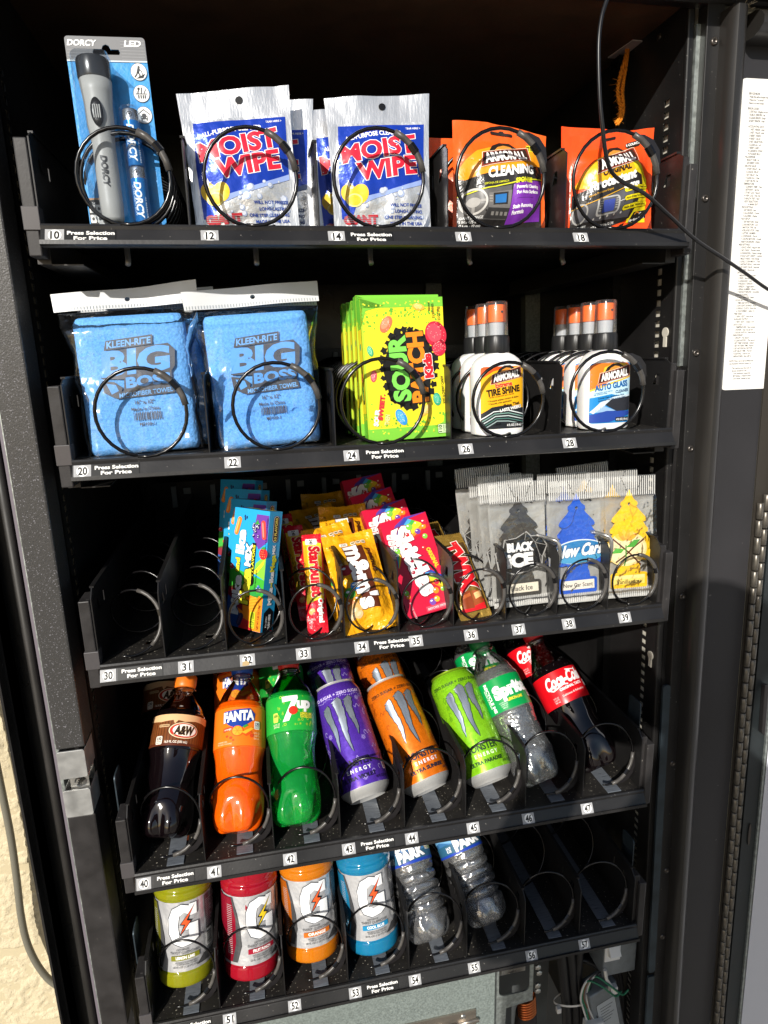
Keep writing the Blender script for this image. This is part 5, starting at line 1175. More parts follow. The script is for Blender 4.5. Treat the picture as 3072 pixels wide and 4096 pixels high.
            for q in range(6): an = rad(30+q*24); a.ell(-4+9*cos(an), 66+6*sin(an), 6.4, 2.6, ('#f0b02a', '#f6c64a')[q % 2], 4, 16, 30+q*24)
            a.line([(-20, 68), (-10, 60), (2, 50), (10, 42), (14, 38)], 1.8, '#5b2c14', 4); a.line([(18, 66), (6, 58), (-6, 48), (-16, 42)], 1.8, '#5b2c14', 4)
            a.poly([(-4, 58), (6, 66), (14, 66), (6, 58)], '#4aa53c', 5); a.poly([(-6, 56), (-16, 58), (-22, 52), (-10, 52)], '#57b346', 5); a.line([(-4, 60), (-4, 44), (-6, 38)], 1.6, '#3d8c34', 5)
        a.t = [tuple((p[0]*1.1, 14+(p[1]-14)*1.12) for p in q[:3])+q[3:] for q in a.t]
        a.emit('print', t, front(.0007), maxlen=60)
        for sx in (-1, 1):
            b = Art()
            for q in range(5): b.line([(3+sx*(14.5-q*1.7), 150-q*3.6), (3+sx*(13.6-q*1.7), 148-q*3.6)], .7, '#23211f', 0)
            b.emit('tear_mark', t, front(.0019), maxlen=60)
    return t
f0 = fresh('front black tree air freshener in a clear bag, at number 37', (.4805, .022, Z3+.006), 8, -1, 0, 'black', 'black tree air fresheners')
for q in range(4): dup(f0, ('second', 'third', 'fourth', 'rearmost')[q]+' black tree air freshener from the front at number 37, only its bag edge showing', (.4765-.0034*q-(.005 if q == 3 else 0), .035+.013*q, Z3+.006+(.004 if q % 2 else .001)*q), 8+(q % 2), (-2.5, .5, -1.2, -3)[q], (3, -2, 4, 0)[q])
f0 = fresh('front blue tree air freshener in a clear bag, at number 38', (.5500, .014, Z3+.006), 8, 0, 0, 'blue', 'blue tree air fresheners')
dup(f0, 'blue tree air freshener bag standing behind the front one at number 38', (.5440, .038, Z3+.010), 8, 1, 2)
f0 = fresh('front yellow tree air freshener in a clear bag, at number 39', (.6180, .014, Z3+.006), 8, 1, 0, 'yellow', 'yellow tree air fresheners')
dup(f0, 'yellow tree air freshener bag standing behind the front one at number 39', (.6110, .036, Z3+.009), 8, 0, 2)
dup(f0, 'tilted yellow tree air freshener bag rising highest at the back of number 39', (.5960, .066, Z3+.014), 8, -4, 0)
for x in (.5165, .5835):
    tag(obj('divider_hook', B().tube(smooth_pts([(x, .012, Z3+.045), (x+.001, .004, Z3+.075), (x-.001, .004, Z3+.088), (x-.008, .010, Z3+.092), (x-.016, .03, Z3+.092)], 6), .0022, 8), STEEL, smooth=True), 'bent steel rod hook at the left edge of the %s air freshener' % ('blue' if x < .55 else 'yellow'), 'hook')
# ------------------------------------------------------------------ tray 4 and 5: bottles and cans
def rmap(prof):
    def r(z):
        for (r0, z0), (r1, z1) in zip(prof, prof[1:]):
            if z0 <= z <= z1 and z1 > z0: return r0+(r1-r0)*(z-z0)/(z1-z0)
        return prof[-1][0]
    return r
def cyl(prof, extra=.0002, rot=0):
    R = rmap(prof)
    def f(x, y, o):
        r = R(y); r0 = max(r, .02); a_ = x/r0+rad(rot); return ((r+extra+o)*sin(a_), -(r+extra+o)*cos(a_), y)
    return f
def dense(prof, n=4):
    P = [Vector((r, z)) for r, z in prof]; R = []
    for i in range(len(P)-1):
        a = P[max(i-1, 0)]; b = P[i]; c = P[i+1]; d = P[min(i+2, len(P)-1)]
        for k in range(n):
            t = k/n; q = .5*((2*b)+(c-a)*t+(2*a-5*b+4*c-d)*t*t+(3*b-a-3*c+d)*t**3); R.append((max(.0005, q[0]), q[1]))
    R.append(tuple(P[-1])); 
    for i in range(1, len(R)):
        if R[i][1] <= R[i-1][1]: R[i] = (R[i][0], R[i-1][1]+1e-5)
    return R
CLPET = mat('clear_pet', '#ffffff', .03, trans=1, ior=1.22, spec=.5)
def petbottle(label, loc, lean, tilt, liq, prof, capc, capmesh=True, liquid_top=.165, n=60, cat='soda bottle', group=None, petal=.85, pet=None):
    t = thing('soda_bottle', label, cat, loc, group, lean, tilt)
    D_ = dense(prof, 5)
    def rf(r, z, a_):
        k = max(0, 1-z/.036)
        f = 1-petal*.40*k**.9*(.5+.5*cos(5*a_+.6))**2.0
        return r*f, z+.0*k
    zi = [i for i, (r, z) in enumerate(D_) if z <= liquid_top][-1]
    lower = D_[:zi+1]; upper = D_[zi:]
    obj('bottle_body', B().lathe(lower, n, rf=rf), liq, t, smooth=True)
    obj('bottle_neck', B().lathe(upper, n, caps=False), pet or CLPETT, t, smooth=True)
    zt = D_[-1][1]
    ribs = lambda r, z, a_: (r*(1+.02*(1 if int(a_/(2*pi)*72) % 2 else 0)) if zt+.002 < z < zt+.0125 else r, z)
    obj('bottle_cap', B().lathe([(.0128, zt-.003), (.0138, zt-.002), (.0142, zt+.001), (.0144, zt+.0022), (.0143, zt+.0122), (.0136, zt+.0142), (.010, zt+.0148)], 72, rf=ribs), capc, t, smooth='auto')
    return t
CLPETT = film('clear_neck', .90, bump=(26, .1), fres=.8, rough=.04)
NECK = [(.0300, .150), (.0255, .163), (.0190, .175), (.0138, .183), (.0125, .186), (.0128, .188), (.0156, .1885), (.0156, .1905), (.0126, .191), (.0125, .196)]
P_STD = [(.0200, 0), (.0262, .004), (.0305, .012), (.0325, .024), (.0325, .036), (.0305, .052), (.0290, .066), (.0298, .080), (.0322, .092), (.0326, .098), (.0326, .140), (.0320, .146)]+NECK
P_AW = [(.0200, 0), (.0262, .004), (.0305, .012), (.0322, .024), (.0318, .036), (.0300, .052), (.0284, .070), (.0290, .090), (.0318, .104), (.0324, .108), (.0324, .148), (.0312, .154), (.0265, .165), (.0190, .176), (.0138, .184), (.0125, .187), (.0128, .189), (.0156, .1895), (.0156, .1915), (.0126, .192), (.0125, .197)]
P_COKE = [(.0200, 0), (.0262, .004), (.0316, .014), (.0334, .026), (.0328, .042), (.0306, .058), (.0298, .070), (.0312, .084), (.0328, .092), (.0330, .098), (.0326, .134), (.0312, .142), (.0262, .154), (.0200, .168), (.0148, .179), (.0128, .184), (.0128, .1865), (.0156, .187), (.0156, .189), (.0126, .1895), (.0125, .195)]
COLA = mat('dark_cola', '#0d0709', .05, spec=.6, coat=.6, crough=.03)
FANTA = mat('orange_soda', '#f26008', .10, spec=.55, sss=.6, coat=.8, crough=.05, bump=(40, .2, 1, .4))
SEVEN = mat('green_pet', '#1cc04e', .06, trans=.62, ior=1.33, spec=.5, coat=.8, sss=.3, bump=(40, .3, 1, .4), crough=.05)
WATER = film('clear_soda', .90, tint='#f6faf8', bump=(34, .6), fres=1.3, rough=.08, diff=.08); WGLINT = film('clear_glint_shell', .86, bump=(52, 1.0), fres=1.7, rough=.11)  # second film is for the extra shell that adds glints to clear bottles
lz4 = lambda r, l: TZ[4]+.0020+r*sin(rad(l))
# root beer
LB = 44
def label_band(t, prof, z0, z1, m, rot=0, arc=170):
    R = rmap(dense(prof, 5)); f = lambda u, v: (lambda z, a_: ((R(z)+.0003)*sin(a_), -(R(z)+.0003)*cos(a_), z))(z0+(z1-z0)*v, rad(-arc+2*arc*u))
    return obj('label', B().grid(f, 72, 8), m, t, smooth=True)
P_RB = [(r, z*.93) for r, z in P_AW]; K9 = lambda f: (lambda x, y, o: f(x, y*.93, o))
def aw(label, loc, lean, tilt):
    t = petbottle(label, loc, lean, tilt, COLA, P_RB, mat('orange_cap', '#e8741c', .4), liquid_top=.147, group='root beer bottles')
    BRN = mat('label_brown', '#7a4420', .35, vary=(60, .1)); lb = label_band(t, P_RB, .1004, .1386, BRN)
    a = Art(); a.poly([(-60, 149), (60, 149), (60, 142), (44, 139.5), (26, 141), (12, 139), (4, 141), (0, 136), (-2, 141), (-18, 139), (-40, 142), (-60, 140)], '#e3b787', 1)
    for q in range(-14, 15): a.line([(q*4, 110), (q*4, 140)], .5, '#4c2510', 0)
    a.rect(-60, 108, 60, 111, '#5a2612', 1)
    a.ell(12, 127.5, 19, 11.2, '#5a2612', 2, 40); a.ell(12, 127.5, 18.2, 10.5, '#f0dcb4', 3, 40); a.ell(12, 127.5, 17, 9.5, '#c2301c', 4, 40); a.ell(13, 127.8, 14.4, 8, '#f5f2ec', 5, 36)
    a.text('A&W', 12.6, 127.6, 10.4, '#2a1a14', 7, w=22, bold=.05, shear=.15, out=(.03, '#d9b98c'))
    a.rr(-22, 109.6, -13, 120.4, 1.6, '#efe6d8', 3); a.text('230', -17.5, 117, 3.4, '#2a1a14', 4, w=6.6, bold=.03); a.text('CALORIES', -17.5, 113.6, 1.3, '#2a1a14', 4, w=7); a.text('PER BOTTLE', -17.5, 111.4, 1.2, '#2a1a14', 4, w=7)
    a.text('16.9 FL OZ (500 mL)', 4, 112.6, 2.9, '#f2e6d6', 4, w=27, bold=.03); a.rr(-20, 132, -6, 135.6, 1.2, '#c9a77c', 3); a.text('NO CAFFEINE', -13, 133.8, 1.6, '#4c2510', 4, w=12)
    a.emit('print', lb, K9(cyl(dense(P_RB, 5), .0005)), maxlen=2.5)
    b = Art(); b.text('2701', 4, 161, 1.5, '#f0e6dc', 1); b.emit('print', t, K9(cyl(dense(P_RB, 5), .0004)), maxlen=2)
    return t
L_ = 45
t0 = aw('front root beer bottle with orange cap and dark bottom, at number 40', (.0320, .030, lz4(.02, L_)), L_, 8)
dup(t0, 'second root beer bottle in shade behind the front one at number 40', (.0180, .122, lz4(.02, L_)), L_, 3)
def fanta(label, loc, lean, tilt):
    t = petbottle(label, loc, lean, tilt, FANTA, P_STD, mat('blue_cap', '#1d4fae', .4), liquid_top=.154, group='orange soda bottles')
    lb = label_band(t, P_STD, .094, .142, mat('label_orange', '#f0781a', .32))
    a = Art(); Bl = ink('#1c3f9c', .32)
    a.poly([(-19, 137), (14, 140), (21, 133), (20, 126), (6, 117), (-1, 113), (-14, 121), (-20, 128)], Bl, 1)
    a.text('FANTA', 0, 130.4, 11.2, '#f7f5f2', 4, w=37, rot=4, bold=.06, out=(.03, '#15307c'), shear=.05)
    a.poly([(-19, 116), (-7, 118), (-7, 113.6), (-19, 111)], '#e04a26', 2); a.text('orange', -13, 114.6, 2.2, '#f8e6d8', 3, w=9, rot=6)
    a.ell(-1, 111.8, 7.2, 6.6, '#e05a10', 2, 24); a.ell(-1, 112, 6.2, 5.6, '#f6a52a', 3, 24)
    for q in range(6): an = rad(q*60); a.line([(-1, 112), (-1+5.4*cos(an), 112+5*sin(an))], .5, '#e07a18', 4)
    a.poly([(5, 117), (10, 120), (12, 118), (7, 115)], '#3f9a3c', 4); a.poly([(5, 108), (14, 112), (18, 110), (10, 105)], '#e8541a', 2); a.poly([(4, 110), (16, 116), (20, 115), (9, 108)], '#f6b12e', 3)
    for x, y, r in ((-9, 104, 1.8), (-6, 101, 1.2), (17, 106, 2.6), (-14, 106, 1.4)): a.ell(x, y, r, r*.9, '#e0481c', 2)
    a.rr(20, 114, 28, 124, 1.4, '#f4efe8', 3); a.text('230', 24, 120.6, 3.2, '#2a3a6a', 4, w=6, bold=.03); a.text('CALORIES', 24, 117.6, 1.2, '#2a3a6a', 4, w=6.4); a.text('PER BOTTLE', 24, 115.6, 1.1, '#2a3a6a', 4, w=6.4)
    for q, s_ in enumerate(('16.9 FL OZ', '(1.06 PT)', '500 mL')): a.text(s_, 24, 109.4-q*3.4, 2, '#fbd9ae', 3, w=8.4)
    a.text('ORANGE SODA', -20, 99.6, 1.6, '#fbd9ae', 3, w=14); a.text('NATURALLY FLAVORED', -17, 97, 1.6, '#fbd9ae', 3, w=20)
    a.emit('print', lb, cyl(dense(P_STD, 5), .0005), maxlen=2.5); return t
t0 = fanta('front orange soda bottle with blue cap, at number 41', (.1185, .020, lz4(.02, L_)), L_, 4.5)
dup(t0, 'second orange soda bottle right behind the front one at number 41', (.1190, .114, lz4(.02, L_)), L_, 2)
dup(t0, 'third orange soda bottle deep in shade at number 41', (.1140, .200, lz4(.02, L_)), L_, 1)
def seven(label, loc, lean, tilt):
    P_ = P_AW; t = petbottle(label, loc, lean, tilt, SEVEN, P_, mat('red_cap', '#d8281c', .4), liquid_top=.160, group='lemon lime green bottles', pet=film('green_neck', .9, tint='#3fbf6a', bump=(26, .1), fres=.8, rough=.04))
    lb = label_band(t, P_, .106, .153, mat('label_green', '#23a83e', .3, vary=(40, .08)))
    a = Art(); W_ = ink('#f6f6f2', .3)
    a.poly([(-11, 149), (9, 150), (9.4, 146), (-3, 118), (-11, 117), (1, 143), (-10.4, 142)], W_, 3)
    a.text('up', 17, 140, 12.6, W_, 6, w=17, bold=.06, rot=2, shear=.08); a.ell(2.6, 130.6, 5.6, 5.4, '#e0301e', 5, 26)
    rr_ = random.Random(9)
    for q in range(46):
        x, y = rr_.uniform(-22, 32), rr_.uniform(112, 151); r = rr_.uniform(.5, 1.8); a.ring(ellipse(x, y, r, r, 12), ellipse(x, y, r*.66, r*.66, 12), '#b9dc3a', 1)
    for q, s_ in enumerate(('LEMON LIME', 'FLAVORED SODA')): a.text(s_, 20, 126-q*3.6, 3.0, '#f0e03c', 6, w=17, bold=.04)
    a.rr(-24, 118, -17, 130, 1.6, '#cfe05a', 3); a.text('200', -20.4, 126, 3.2, '#1c5a22', 4, w=5.4, bold=.03); a.text('16.9 FL OZ', -19.6, 115.2, 2.2, '#eaf0c8', 3, w=9); a.text('(500 mL)', -19.6, 112.4, 2.2, '#eaf0c8', 3, w=8)
    a.emit('print', lb, cyl(dense(P_, 5), .0005), maxlen=2.5); return t
t0 = seven('front green lemon lime bottle with red cap, at number 42', (.1900, .016, lz4(.02, L_)), L_, 2)
dup(t0, 'second green lemon lime bottle behind the front one at number 42', (.1860, .110, lz4(.02, L_)), L_, 0)

# --- tall cans
ALU = mat('can_aluminium', '#d0d0ce', .34, metal=.6, bump=(300, .05))
P_CAN = [(.0232, .0), (.0242, .0015), (.0262, .0035), (.0312, .0085), (.0328, .0125), (.0330, .016), (.0330, .134), (.0322, .1385), (.0295, .1445), (.0272, .148), (.0268, .1495), (.0276, .1502), (.0276, .1512), (.0262, .1516), (.0255, .1490)]
def can(label, loc, lean, tilt, kind, rot, grp):
    t = thing('energy_drink_can', label, 'drink can', loc, grp, lean, tilt)
    base = {'violet': '#5a35b0', 'orange': '#f07a12', 'green': '#8ed321'}[kind]; pat = {'violet': '#b7a6e8', 'orange': '#8f4208', 'green': '#4d8414'}[kind]; tx = {'violet': '#1d1638', 'orange': '#2a2a3a', 'green': '#1f3a1c'}[kind]; zs = {'violet': '#c9b9ea', 'orange': '#4a2a10', 'green': '#2c4a18'}[kind]
    pm = mat('can_paint_'+kind, base, .26, metal=.35, spec=.55, vary=(200, .08), bump=(500, .04), coat=.4)
    obj('can_body', B().lathe(P_CAN[4:9], 64, caps=False), pm, t, smooth=True)
    obj('can_base', B().lathe([(.006, .0058), (.018, .0050), (.0222, .001)]+P_CAN[:5], 64), ALU, t, smooth='auto')
    obj('can_lid', B().lathe([(.0295, .1445)]+P_CAN[9:]+[(.0235, .1470), (.004, .1472)], 64, mf=lambda j: 1 if j < 1 else 0), [ALU if kind != 'green' else mat('lime_lid', '#a8c83a', .3, metal=.8), pm], t, smooth='auto')
    a = Art(); P_ = P_CAN
    SIL = mat('claw_silver', '#aeb8c6', .25, metal=.7, vary=(90, .35), stretch=(1, 1, .2)); OUT = ink({'violet': '#241a4a', 'orange': '#2b2416', 'green': '#23401a'}[kind], .3)
    rr_ = random.Random({'violet': 3, 'orange': 4, 'green': 5}[kind])
    def claw(x, ytop, ybot, w, lean_, hook):
        n = 16; Lp = []; Rp = []
        for i in range(n+1):
            f = i/n; y = ytop+(ybot-ytop)*f; c = x+lean_*f+1.3*sin(f*7+x); ww = w*(1-f)**.75*(1+.10*sin(i*2.3+x))
            Lp.append((c-ww/2+rr_.uniform(-.35, .35), y)); Rp.append((c+ww/2+rr_.uniform(-.35, .35), y))
        tip = [(x+w*.2, ytop+3.6), (x-w*.1, ytop+1.6), (x-hook, ytop+1.0-hook*.35), (x-hook*.6, ytop-2.0)]
        P = tip+Lp[1:]+Rp[::-1]
        a.poly([(x_ + (0.9 if x_ > x+lean_*((ytop-y_)/(ytop-ybot)) else -.9), y_+(.5 if y_ > ytop else -.6)) for x_, y_ in P], OUT, 2); a.poly(P, SIL, 3)
    cx = 0
    claw(-15+cx, 118, 60, 11.0, 3.0, 6.5); claw(0+cx, 124, 55, 12.5, 3.0, 7); claw(15+cx, 123, 74, 11.6, 1.5, 6.5)
    a.text('MONSTER', 0, 42, 8.6, tx, 4, w=44, bold=.03); a.text('E N E R G Y', 3, 32.4, 4.4, '#e9e9ee' if kind != 'green' else '#e6f0d0', 4, w=32, bold=.03)
    a.text({'violet': 'ULTRA VIOLET', 'orange': 'ULTRA SUNRISE', 'green': 'ULTRA PARADISE'}[kind], 0, 23.6, 4.4, tx, 4, w=46, bold=.045); a.text('ZERO SUGAR + ZERO SUGAR', 0, 132.5, 3.8, zs, 4, w=74, bold=.03)
    a.text('16 FL OZ (473 mL)', 34, 18.4, 3, tx, 4, w=24, bold=.02)
    am = a; a = Art()                                              # faint line pattern wrapped round the can: curls, dots and rays
    for q in range(70):
        x = rr_.uniform(-85, 85); y = rr_.uniform(20, 126)
        if -21 < x < 21 and 46 < y < 126: continue
        k = q % 4
        if k == 0: a.line([(x+r*.5*cos(an), y+r*.5*sin(an)) for r, an in [(2+i*.7, i*.55) for i in range(9)]], .55, pat, 1)
        elif k == 1:
            for i in range(9): an = rad(40*i); a.line([(x+1.6*cos(an), y+1.6*sin(an)), (x+3.2*cos(an), y+3.2*sin(an))], .55, pat, 1)
            a.ring(ellipse(x, y, 1.3, 1.3, 10), ellipse(x, y, .9, .9, 10), pat, 1)
        elif k == 2: a.line([(x+i*.9, y+2.2*sin(i*.9+q)) for i in range(12)], .55, pat, 1)
        else: a.line([(x, y), (x+2.5, y+5), (x+1, y+9), (x-1.5, y+5), (x, y)], .55, pat, 1)
    for q in range(60): x = -95+q*3.2; a.line([(x, 127.4+1.2*sin(q)), (x+1.8, 128.6+1.2*sin(q+1))], .55, pat, 1)
    pt_ = a.emit('line_pattern', t, cyl(P_, .0001, rot), maxlen=3); pt_['kind'] = 'stuff'; a = am
    a.rr(38, 26, 47, 36, 2, '#d9d6ea' if kind == 'violet' else '#e9efdc', 3); a.text('10', 42.4, 32, 3.6, tx, 4, w=5, bold=.03); a.text('CALORIES', 42.4, 28.6, 1.3, tx, 4, w=7)
    a.emit('print', t, cyl(P_, .0001, rot), maxlen=3); return t
Lc = 45
v0 = can('front violet energy drink can leaning back at number 43', (.2835, .040, lz4(.024, Lc)), Lc, -10.0, 'violet', -14, 'violet energy drink cans')
dup(v0, 'second violet energy drink can behind the front one at number 43', (.2780, .130, lz4(.024, Lc)), Lc, -9); dup(v0, 'rearmost violet energy drink can deep in shade at number 43', (.2720, .218, lz4(.024, Lc)), Lc, -6)
v0 = can('front orange energy drink can leaning back at number 44', (.3645, .037, lz4(.024, Lc)), Lc, -13.5, 'orange', 2, 'orange energy drink cans')
dup(v0, 'second orange energy drink can behind the front one at number 44', (.3590, .127, lz4(.024, Lc)), Lc, -11); dup(v0, 'rearmost orange energy drink can deep in shade at number 44', (.3520, .215, lz4(.024, Lc)), Lc, -8)
can('lime green energy drink can leaning back alone at number 45', (.4485, .034, lz4(.024, Lc)), Lc, -10.0, 'green', -10, 'lime energy drink cans')

def drops(t, prof, z0, z1, n, seed, m):
    rr_ = random.Random(seed); R = rmap(dense(prof, 5)); g = B()
    for q in range(n):
        z = rr_.uniform(z0, z1); a_ = rr_.uniform(-1.3, 1.3); r = rr_.uniform(.0005, .0014); R0 = R(z)
        c = Vector((R0*sin(a_), -R0*cos(a_), z)); o = len(g.v)
        for j in range(3):
            for i in range(6):
                el = j*pi/6; an = i*pi/3; nrm = Vector((sin(a_), -cos(a_), 0)); u = Vector((cos(a_), sin(a_), 0)); w_ = Vector((0, 0, 1))
                g.v.append(tuple(c+(u*cos(an)+w_*sin(an))*r*cos(el)+nrm*r*.7*sin(el)))
        for j in range(2):
            for i in range(6): g.f.append((o+j*6+i, o+j*6+(i+1) % 6, o+(j+1)*6+(i+1) % 6, o+(j+1)*6+i)); g.m.append(0)
        g.f.append(tuple(o+12+i for i in range(6))); g.m.append(0)
    d_ = obj('droplets', g, m, t, smooth=True); d_['kind'] = 'stuff'
def sprite(label, loc, lean, tilt, rot):
    t = petbottle(label, loc, lean, tilt, WATER, P_STD, mat('green_cap', '#0f7a3c', .4), liquid_top=.158, group='clear lemon lime bottles')
    lb = label_band(t, P_STD, .097, .142, mat('label_emerald', '#07964a', .3), arc=174)
    obj('glint_shell', B().lathe([(r*.93, z*.985+.002) for r, z in dense(P_STD, 5) if z < .096], 60, rf=lambda r, z, a_: (r*(1-.4*max(0, 1-z/.036)*(.5+.5*cos(5*a_+.6))**2), z)), WGLINT, t, smooth=True)  # extra shell added inside the bottle to double its sun glints
    drops(t, P_STD, .150, .182, 130, 2, film('drop_film', .8, bump=(30, .1), fres=1.2, rough=.03)); drops(t, P_STD, .06, .092, 14, 5, MATS['drop_film'])
    a = Art(); W_ = ink('#f4f7f4', .3)
    a.text('Sprite', 6, 123, 15.5, W_, 3, w=50, rot=3, bold=.07, shear=.05); a.text('LEMON-LIME', 6, 108.6, 3.6, '#ecdc3a', 3, w=22, bold=.04, shear=.15)
    a.text('RECYCLE ME', -27, 119, 4.2, W_, 3, w=40, rot=-90, bold=.04); a.text('AGAIN & AGAIN', -31, 119, 2.0, W_, 3, w=26, rot=-90)
    for q in range(4): a.text(('NATURAL FLAVORS', 'CAFFEINE FREE', '16.9 FL OZ', '500 mL')[q], -12, 107.6-q*2.4, 1.4, '#d3ead9', 3, w=(12, 10, 9, 7)[q])
    a.rr(30, 106, 38, 117, 1.4, '#d6dcd4', 3); a.text('200', 34, 113.4, 3.2, '#28402e', 4, w=6, bold=.03); a.text('CALORIES', 34, 109.4, 1.2, '#28402e', 4, w=6)
    a.emit('print', lb, cyl(dense(P_STD, 5), .0005, rot), maxlen=2.5); return t
t0 = sprite('front clear lemon lime bottle with emerald label, at number 46', (.5150, .022, lz4(.02, L_)), L_, -11.5, -6)
dup(t0, 'second clear lemon lime bottle in shade behind the front one at number 46', (.5060, .108, lz4(.02, L_)), L_, -9)
def coke(label, loc, lean, tilt, rot):
    t = petbottle(label, loc, lean, tilt, COLA, P_COKE, mat('cola_red_cap', '#d3121f', .4), liquid_top=.150, group='cola bottles', pet=film('dark_neck', .72, tint='#c9a0a0', bump=(50, .6), fres=1.0, rough=.05))
    lb = label_band(t, P_COKE, .090, .136, mat('label_red', '#d90f1c', .3))
    drops(t, P_COKE, .138, .165, 40, 8, film('drop_film2', .8, bump=(30, .1), fres=1.2, rough=.03))
    a = Art(); W_ = ink('#f6f1ee', .3)
    a.text('Coca-Cola', 1, 122.6, 15.5, W_, 3, w=57, rot=3, bold=.045, shear=.28); a.line([(-23, 112), (-20, 110.6), (-12, 112.4), (-4, 114.6), (2, 113)], 1.8, W_, 3); a.line([(8, 132.5), (16, 131), (24, 130)], 1.4, W_, 3)
    a.text('ORIGINAL TASTE', 6, 109.6, 3.4, W_, 3, w=36, rot=3, bold=.04); a.text('Delicious & Refreshing', 6, 101, 2.6, '#f3d0cd', 3, w=36, rot=3, bold=.02)
    for q in range(3): a.text(('16.9 FL OZ', '(1.06 PT)', '500 mL')[q], -22, 101-q*3, 1.9, '#f3d0cd', 3, w=8)
    a.rr(31, 104, 38, 114, 1.4, '#d6cfcc', 3); a.text('240', 34.4, 110.6, 2.8, '#3a2a2a', 4, w=5)
    a.emit('print', lb, cyl(dense(P_COKE, 5), .0005, rot), maxlen=2.5); return t
t0 = coke('front cola bottle with red label and dark cola, at number 47', (.6060, .033, lz4(.02, L_)), L_, -12.5, -8)
dup(t0, 'second cola bottle behind the front one at number 47', (.5950, .120, lz4(.02, L_)), L_, -10)

# --- sports drinks
lz5 = lambda r, l: TZ[5]+.0020+r*sin(rad(l))
GS = 1.07
P_GAT = [(r*GS, z) for r, z in [(.0285, 0), (.0312, .0012), (.0330, .005), (.0336, .012), (.0336, .0165), (.0330, .019), (.0328, .022), (.0328, .104), (.0332, .107), (.0345, .110), (.0346, .117), (.0330, .120), (.0325, .123), (.0336, .128), (.0338, .138), (.0325, .148), (.028, .158), (.022, .165), (.0195, .168), (.0195, .176)]]
def gator(label, loc, lean, tilt, liqc, liq2, bolt, flav, rot):
    t = thing('sports_drink_bottle', label, 'sports drink bottle', loc, 'sports drink bottles', lean, tilt)
    lm = mat('sports_drink_'+liqc.lstrip('#'), liqc, .08, spec=.55, sss=.35, trans=.25, ior=1.33, coat=.5)
    D_ = dense(P_GAT, 4)
    obj('bottle_body', B().lathe(D_, 56), lm, t, smooth=True)
    obj('bottle_cap', B().lathe([(.0205, .170), (.0212, .172), (.0212, .190), (.0200, .192), (.01, .1925)], 60), mat('sports_cap', '#e06a1c', .4), t, smooth='auto')
    SL = mat('silver_label', '#d2d2d4', .3, metal=.5, bump=(34, .5, 3))
    R = rmap(D_)
    f = lambda u, v: (lambda z, a_: ((R(z)+.0004+.0006*noise.noise(Vector((a_*5, z*60, rot))))*sin(a_), -(R(z)+.0004+.0006*noise.noise(Vector((a_*5, z*60, rot))))*cos(a_), z))(.0215+.086*v, rad(-150+300*u))
    lb = obj('label', B().grid(f, 90, 24), SL, t, smooth=True)
    a = Art(); tint = mat('label_tint_'+liq2.lstrip('#'), liq2, .26, metal=.4, bump=(34, .4)); gm = mat('label_grey', '#6a6a6c', .26, metal=.6, bump=(34, .4)); W_ = ink('#f3f3f3', .3)
    a.poly([(-60, 26), (-30, 26), (-24, 46), (-25, 66), (-29, 86), (-35, 106), (-60, 106)], gm, 1); a.poly([(-70, 26), (-37, 26), (-31, 50), (-31, 80), (-37, 106), (-70, 106)], tint, 2)
    a.poly([(24, 36), (60, 40), (60, 26), (14, 26)], gm, 1); a.poly([(28, 106), (60, 106), (60, 62), (30, 62)], gm, 1)
    # big block G with a lightning bolt
    O = [(17, 96), (17, 104), (8, 104), (8, 102), (-1, 105), (-12, 100), (-17, 88), (-17, 70), (-12, 58), (-2, 53), (10, 55), (18, 60), (18, 80), (3, 80), (3, 73), (7, 73), (7, 65), (1, 64), (-5, 68), (-6, 80), (-4, 91), (2, 95), (8, 91), (8, 90), (17, 90)]
    a.poly([(x*1.0+(.9 if x > 0 else -.9), y+(.9 if y > 79 else -.9)) for x, y in O], '#55585e', 3); a.poly(O, W_, 4)
    a.poly([(15, 103), (-4, 80), (1, 79), (-6, 64), (11, 84), (6, 85.6)], '#1d1d20', 5); a.poly([(13.6, 100.6), (-2, 81), (3, 80), (-3, 69), (8.8, 83), (4, 84.6)], bolt, 6)
    a.text('GATORADE', -2, 49.6, 2.2, '#4a4a4c', 4, w=14); a.text('THIRST QUENCHER', 0, 45.8, 3, '#5a5a5c', 4, w=34)
    a.poly([(-16, 36), (18, 37), (18, 43), (-16, 42)], mat('flavour_'+liq2.lstrip('#'), liq2, .3), 4); a.text(flav, 1, 39.6, 3.4, '#f6f4f0', 5, w=22, bold=.04)
    a.text('NATURALLY FLAVORED WITH', 2, 33.6, 1.8, '#4a4a4c', 4, w=26); a.text('OTHER NATURAL FLAVORS', 2, 31.2, 1.8, '#4a4a4c', 4, w=24); a.text('20 FL OZ (1.25 PT) 591 mL', 3, 28, 2.2, '#4a4a4c', 4, w=34)
    for q in range(16): a.rect(30, 66+q*2.2, 42-(q*7 % 5), 66.7+q*2.2, '#8d8d8f', 2)
    a.rect(29, 42, 41, 60, '#efefec', 2); rr_ = random.Random(3); y = 43
    while y < 59: hh = rr_.choice([.4, .7, 1.0]); a.rect(30, y, 40, y+hh, '#1f1f20', 3); y += hh+rr_.choice([.4, .7])
    for q in range(26): a.rect(-44, 36+q*2.4, -36, 36.5+q*2.4, '#b9b9b9', 3)
    a.emit('print', lb, cyl(D_, .0012, rot), maxlen=2.6); return t
Lg = 16
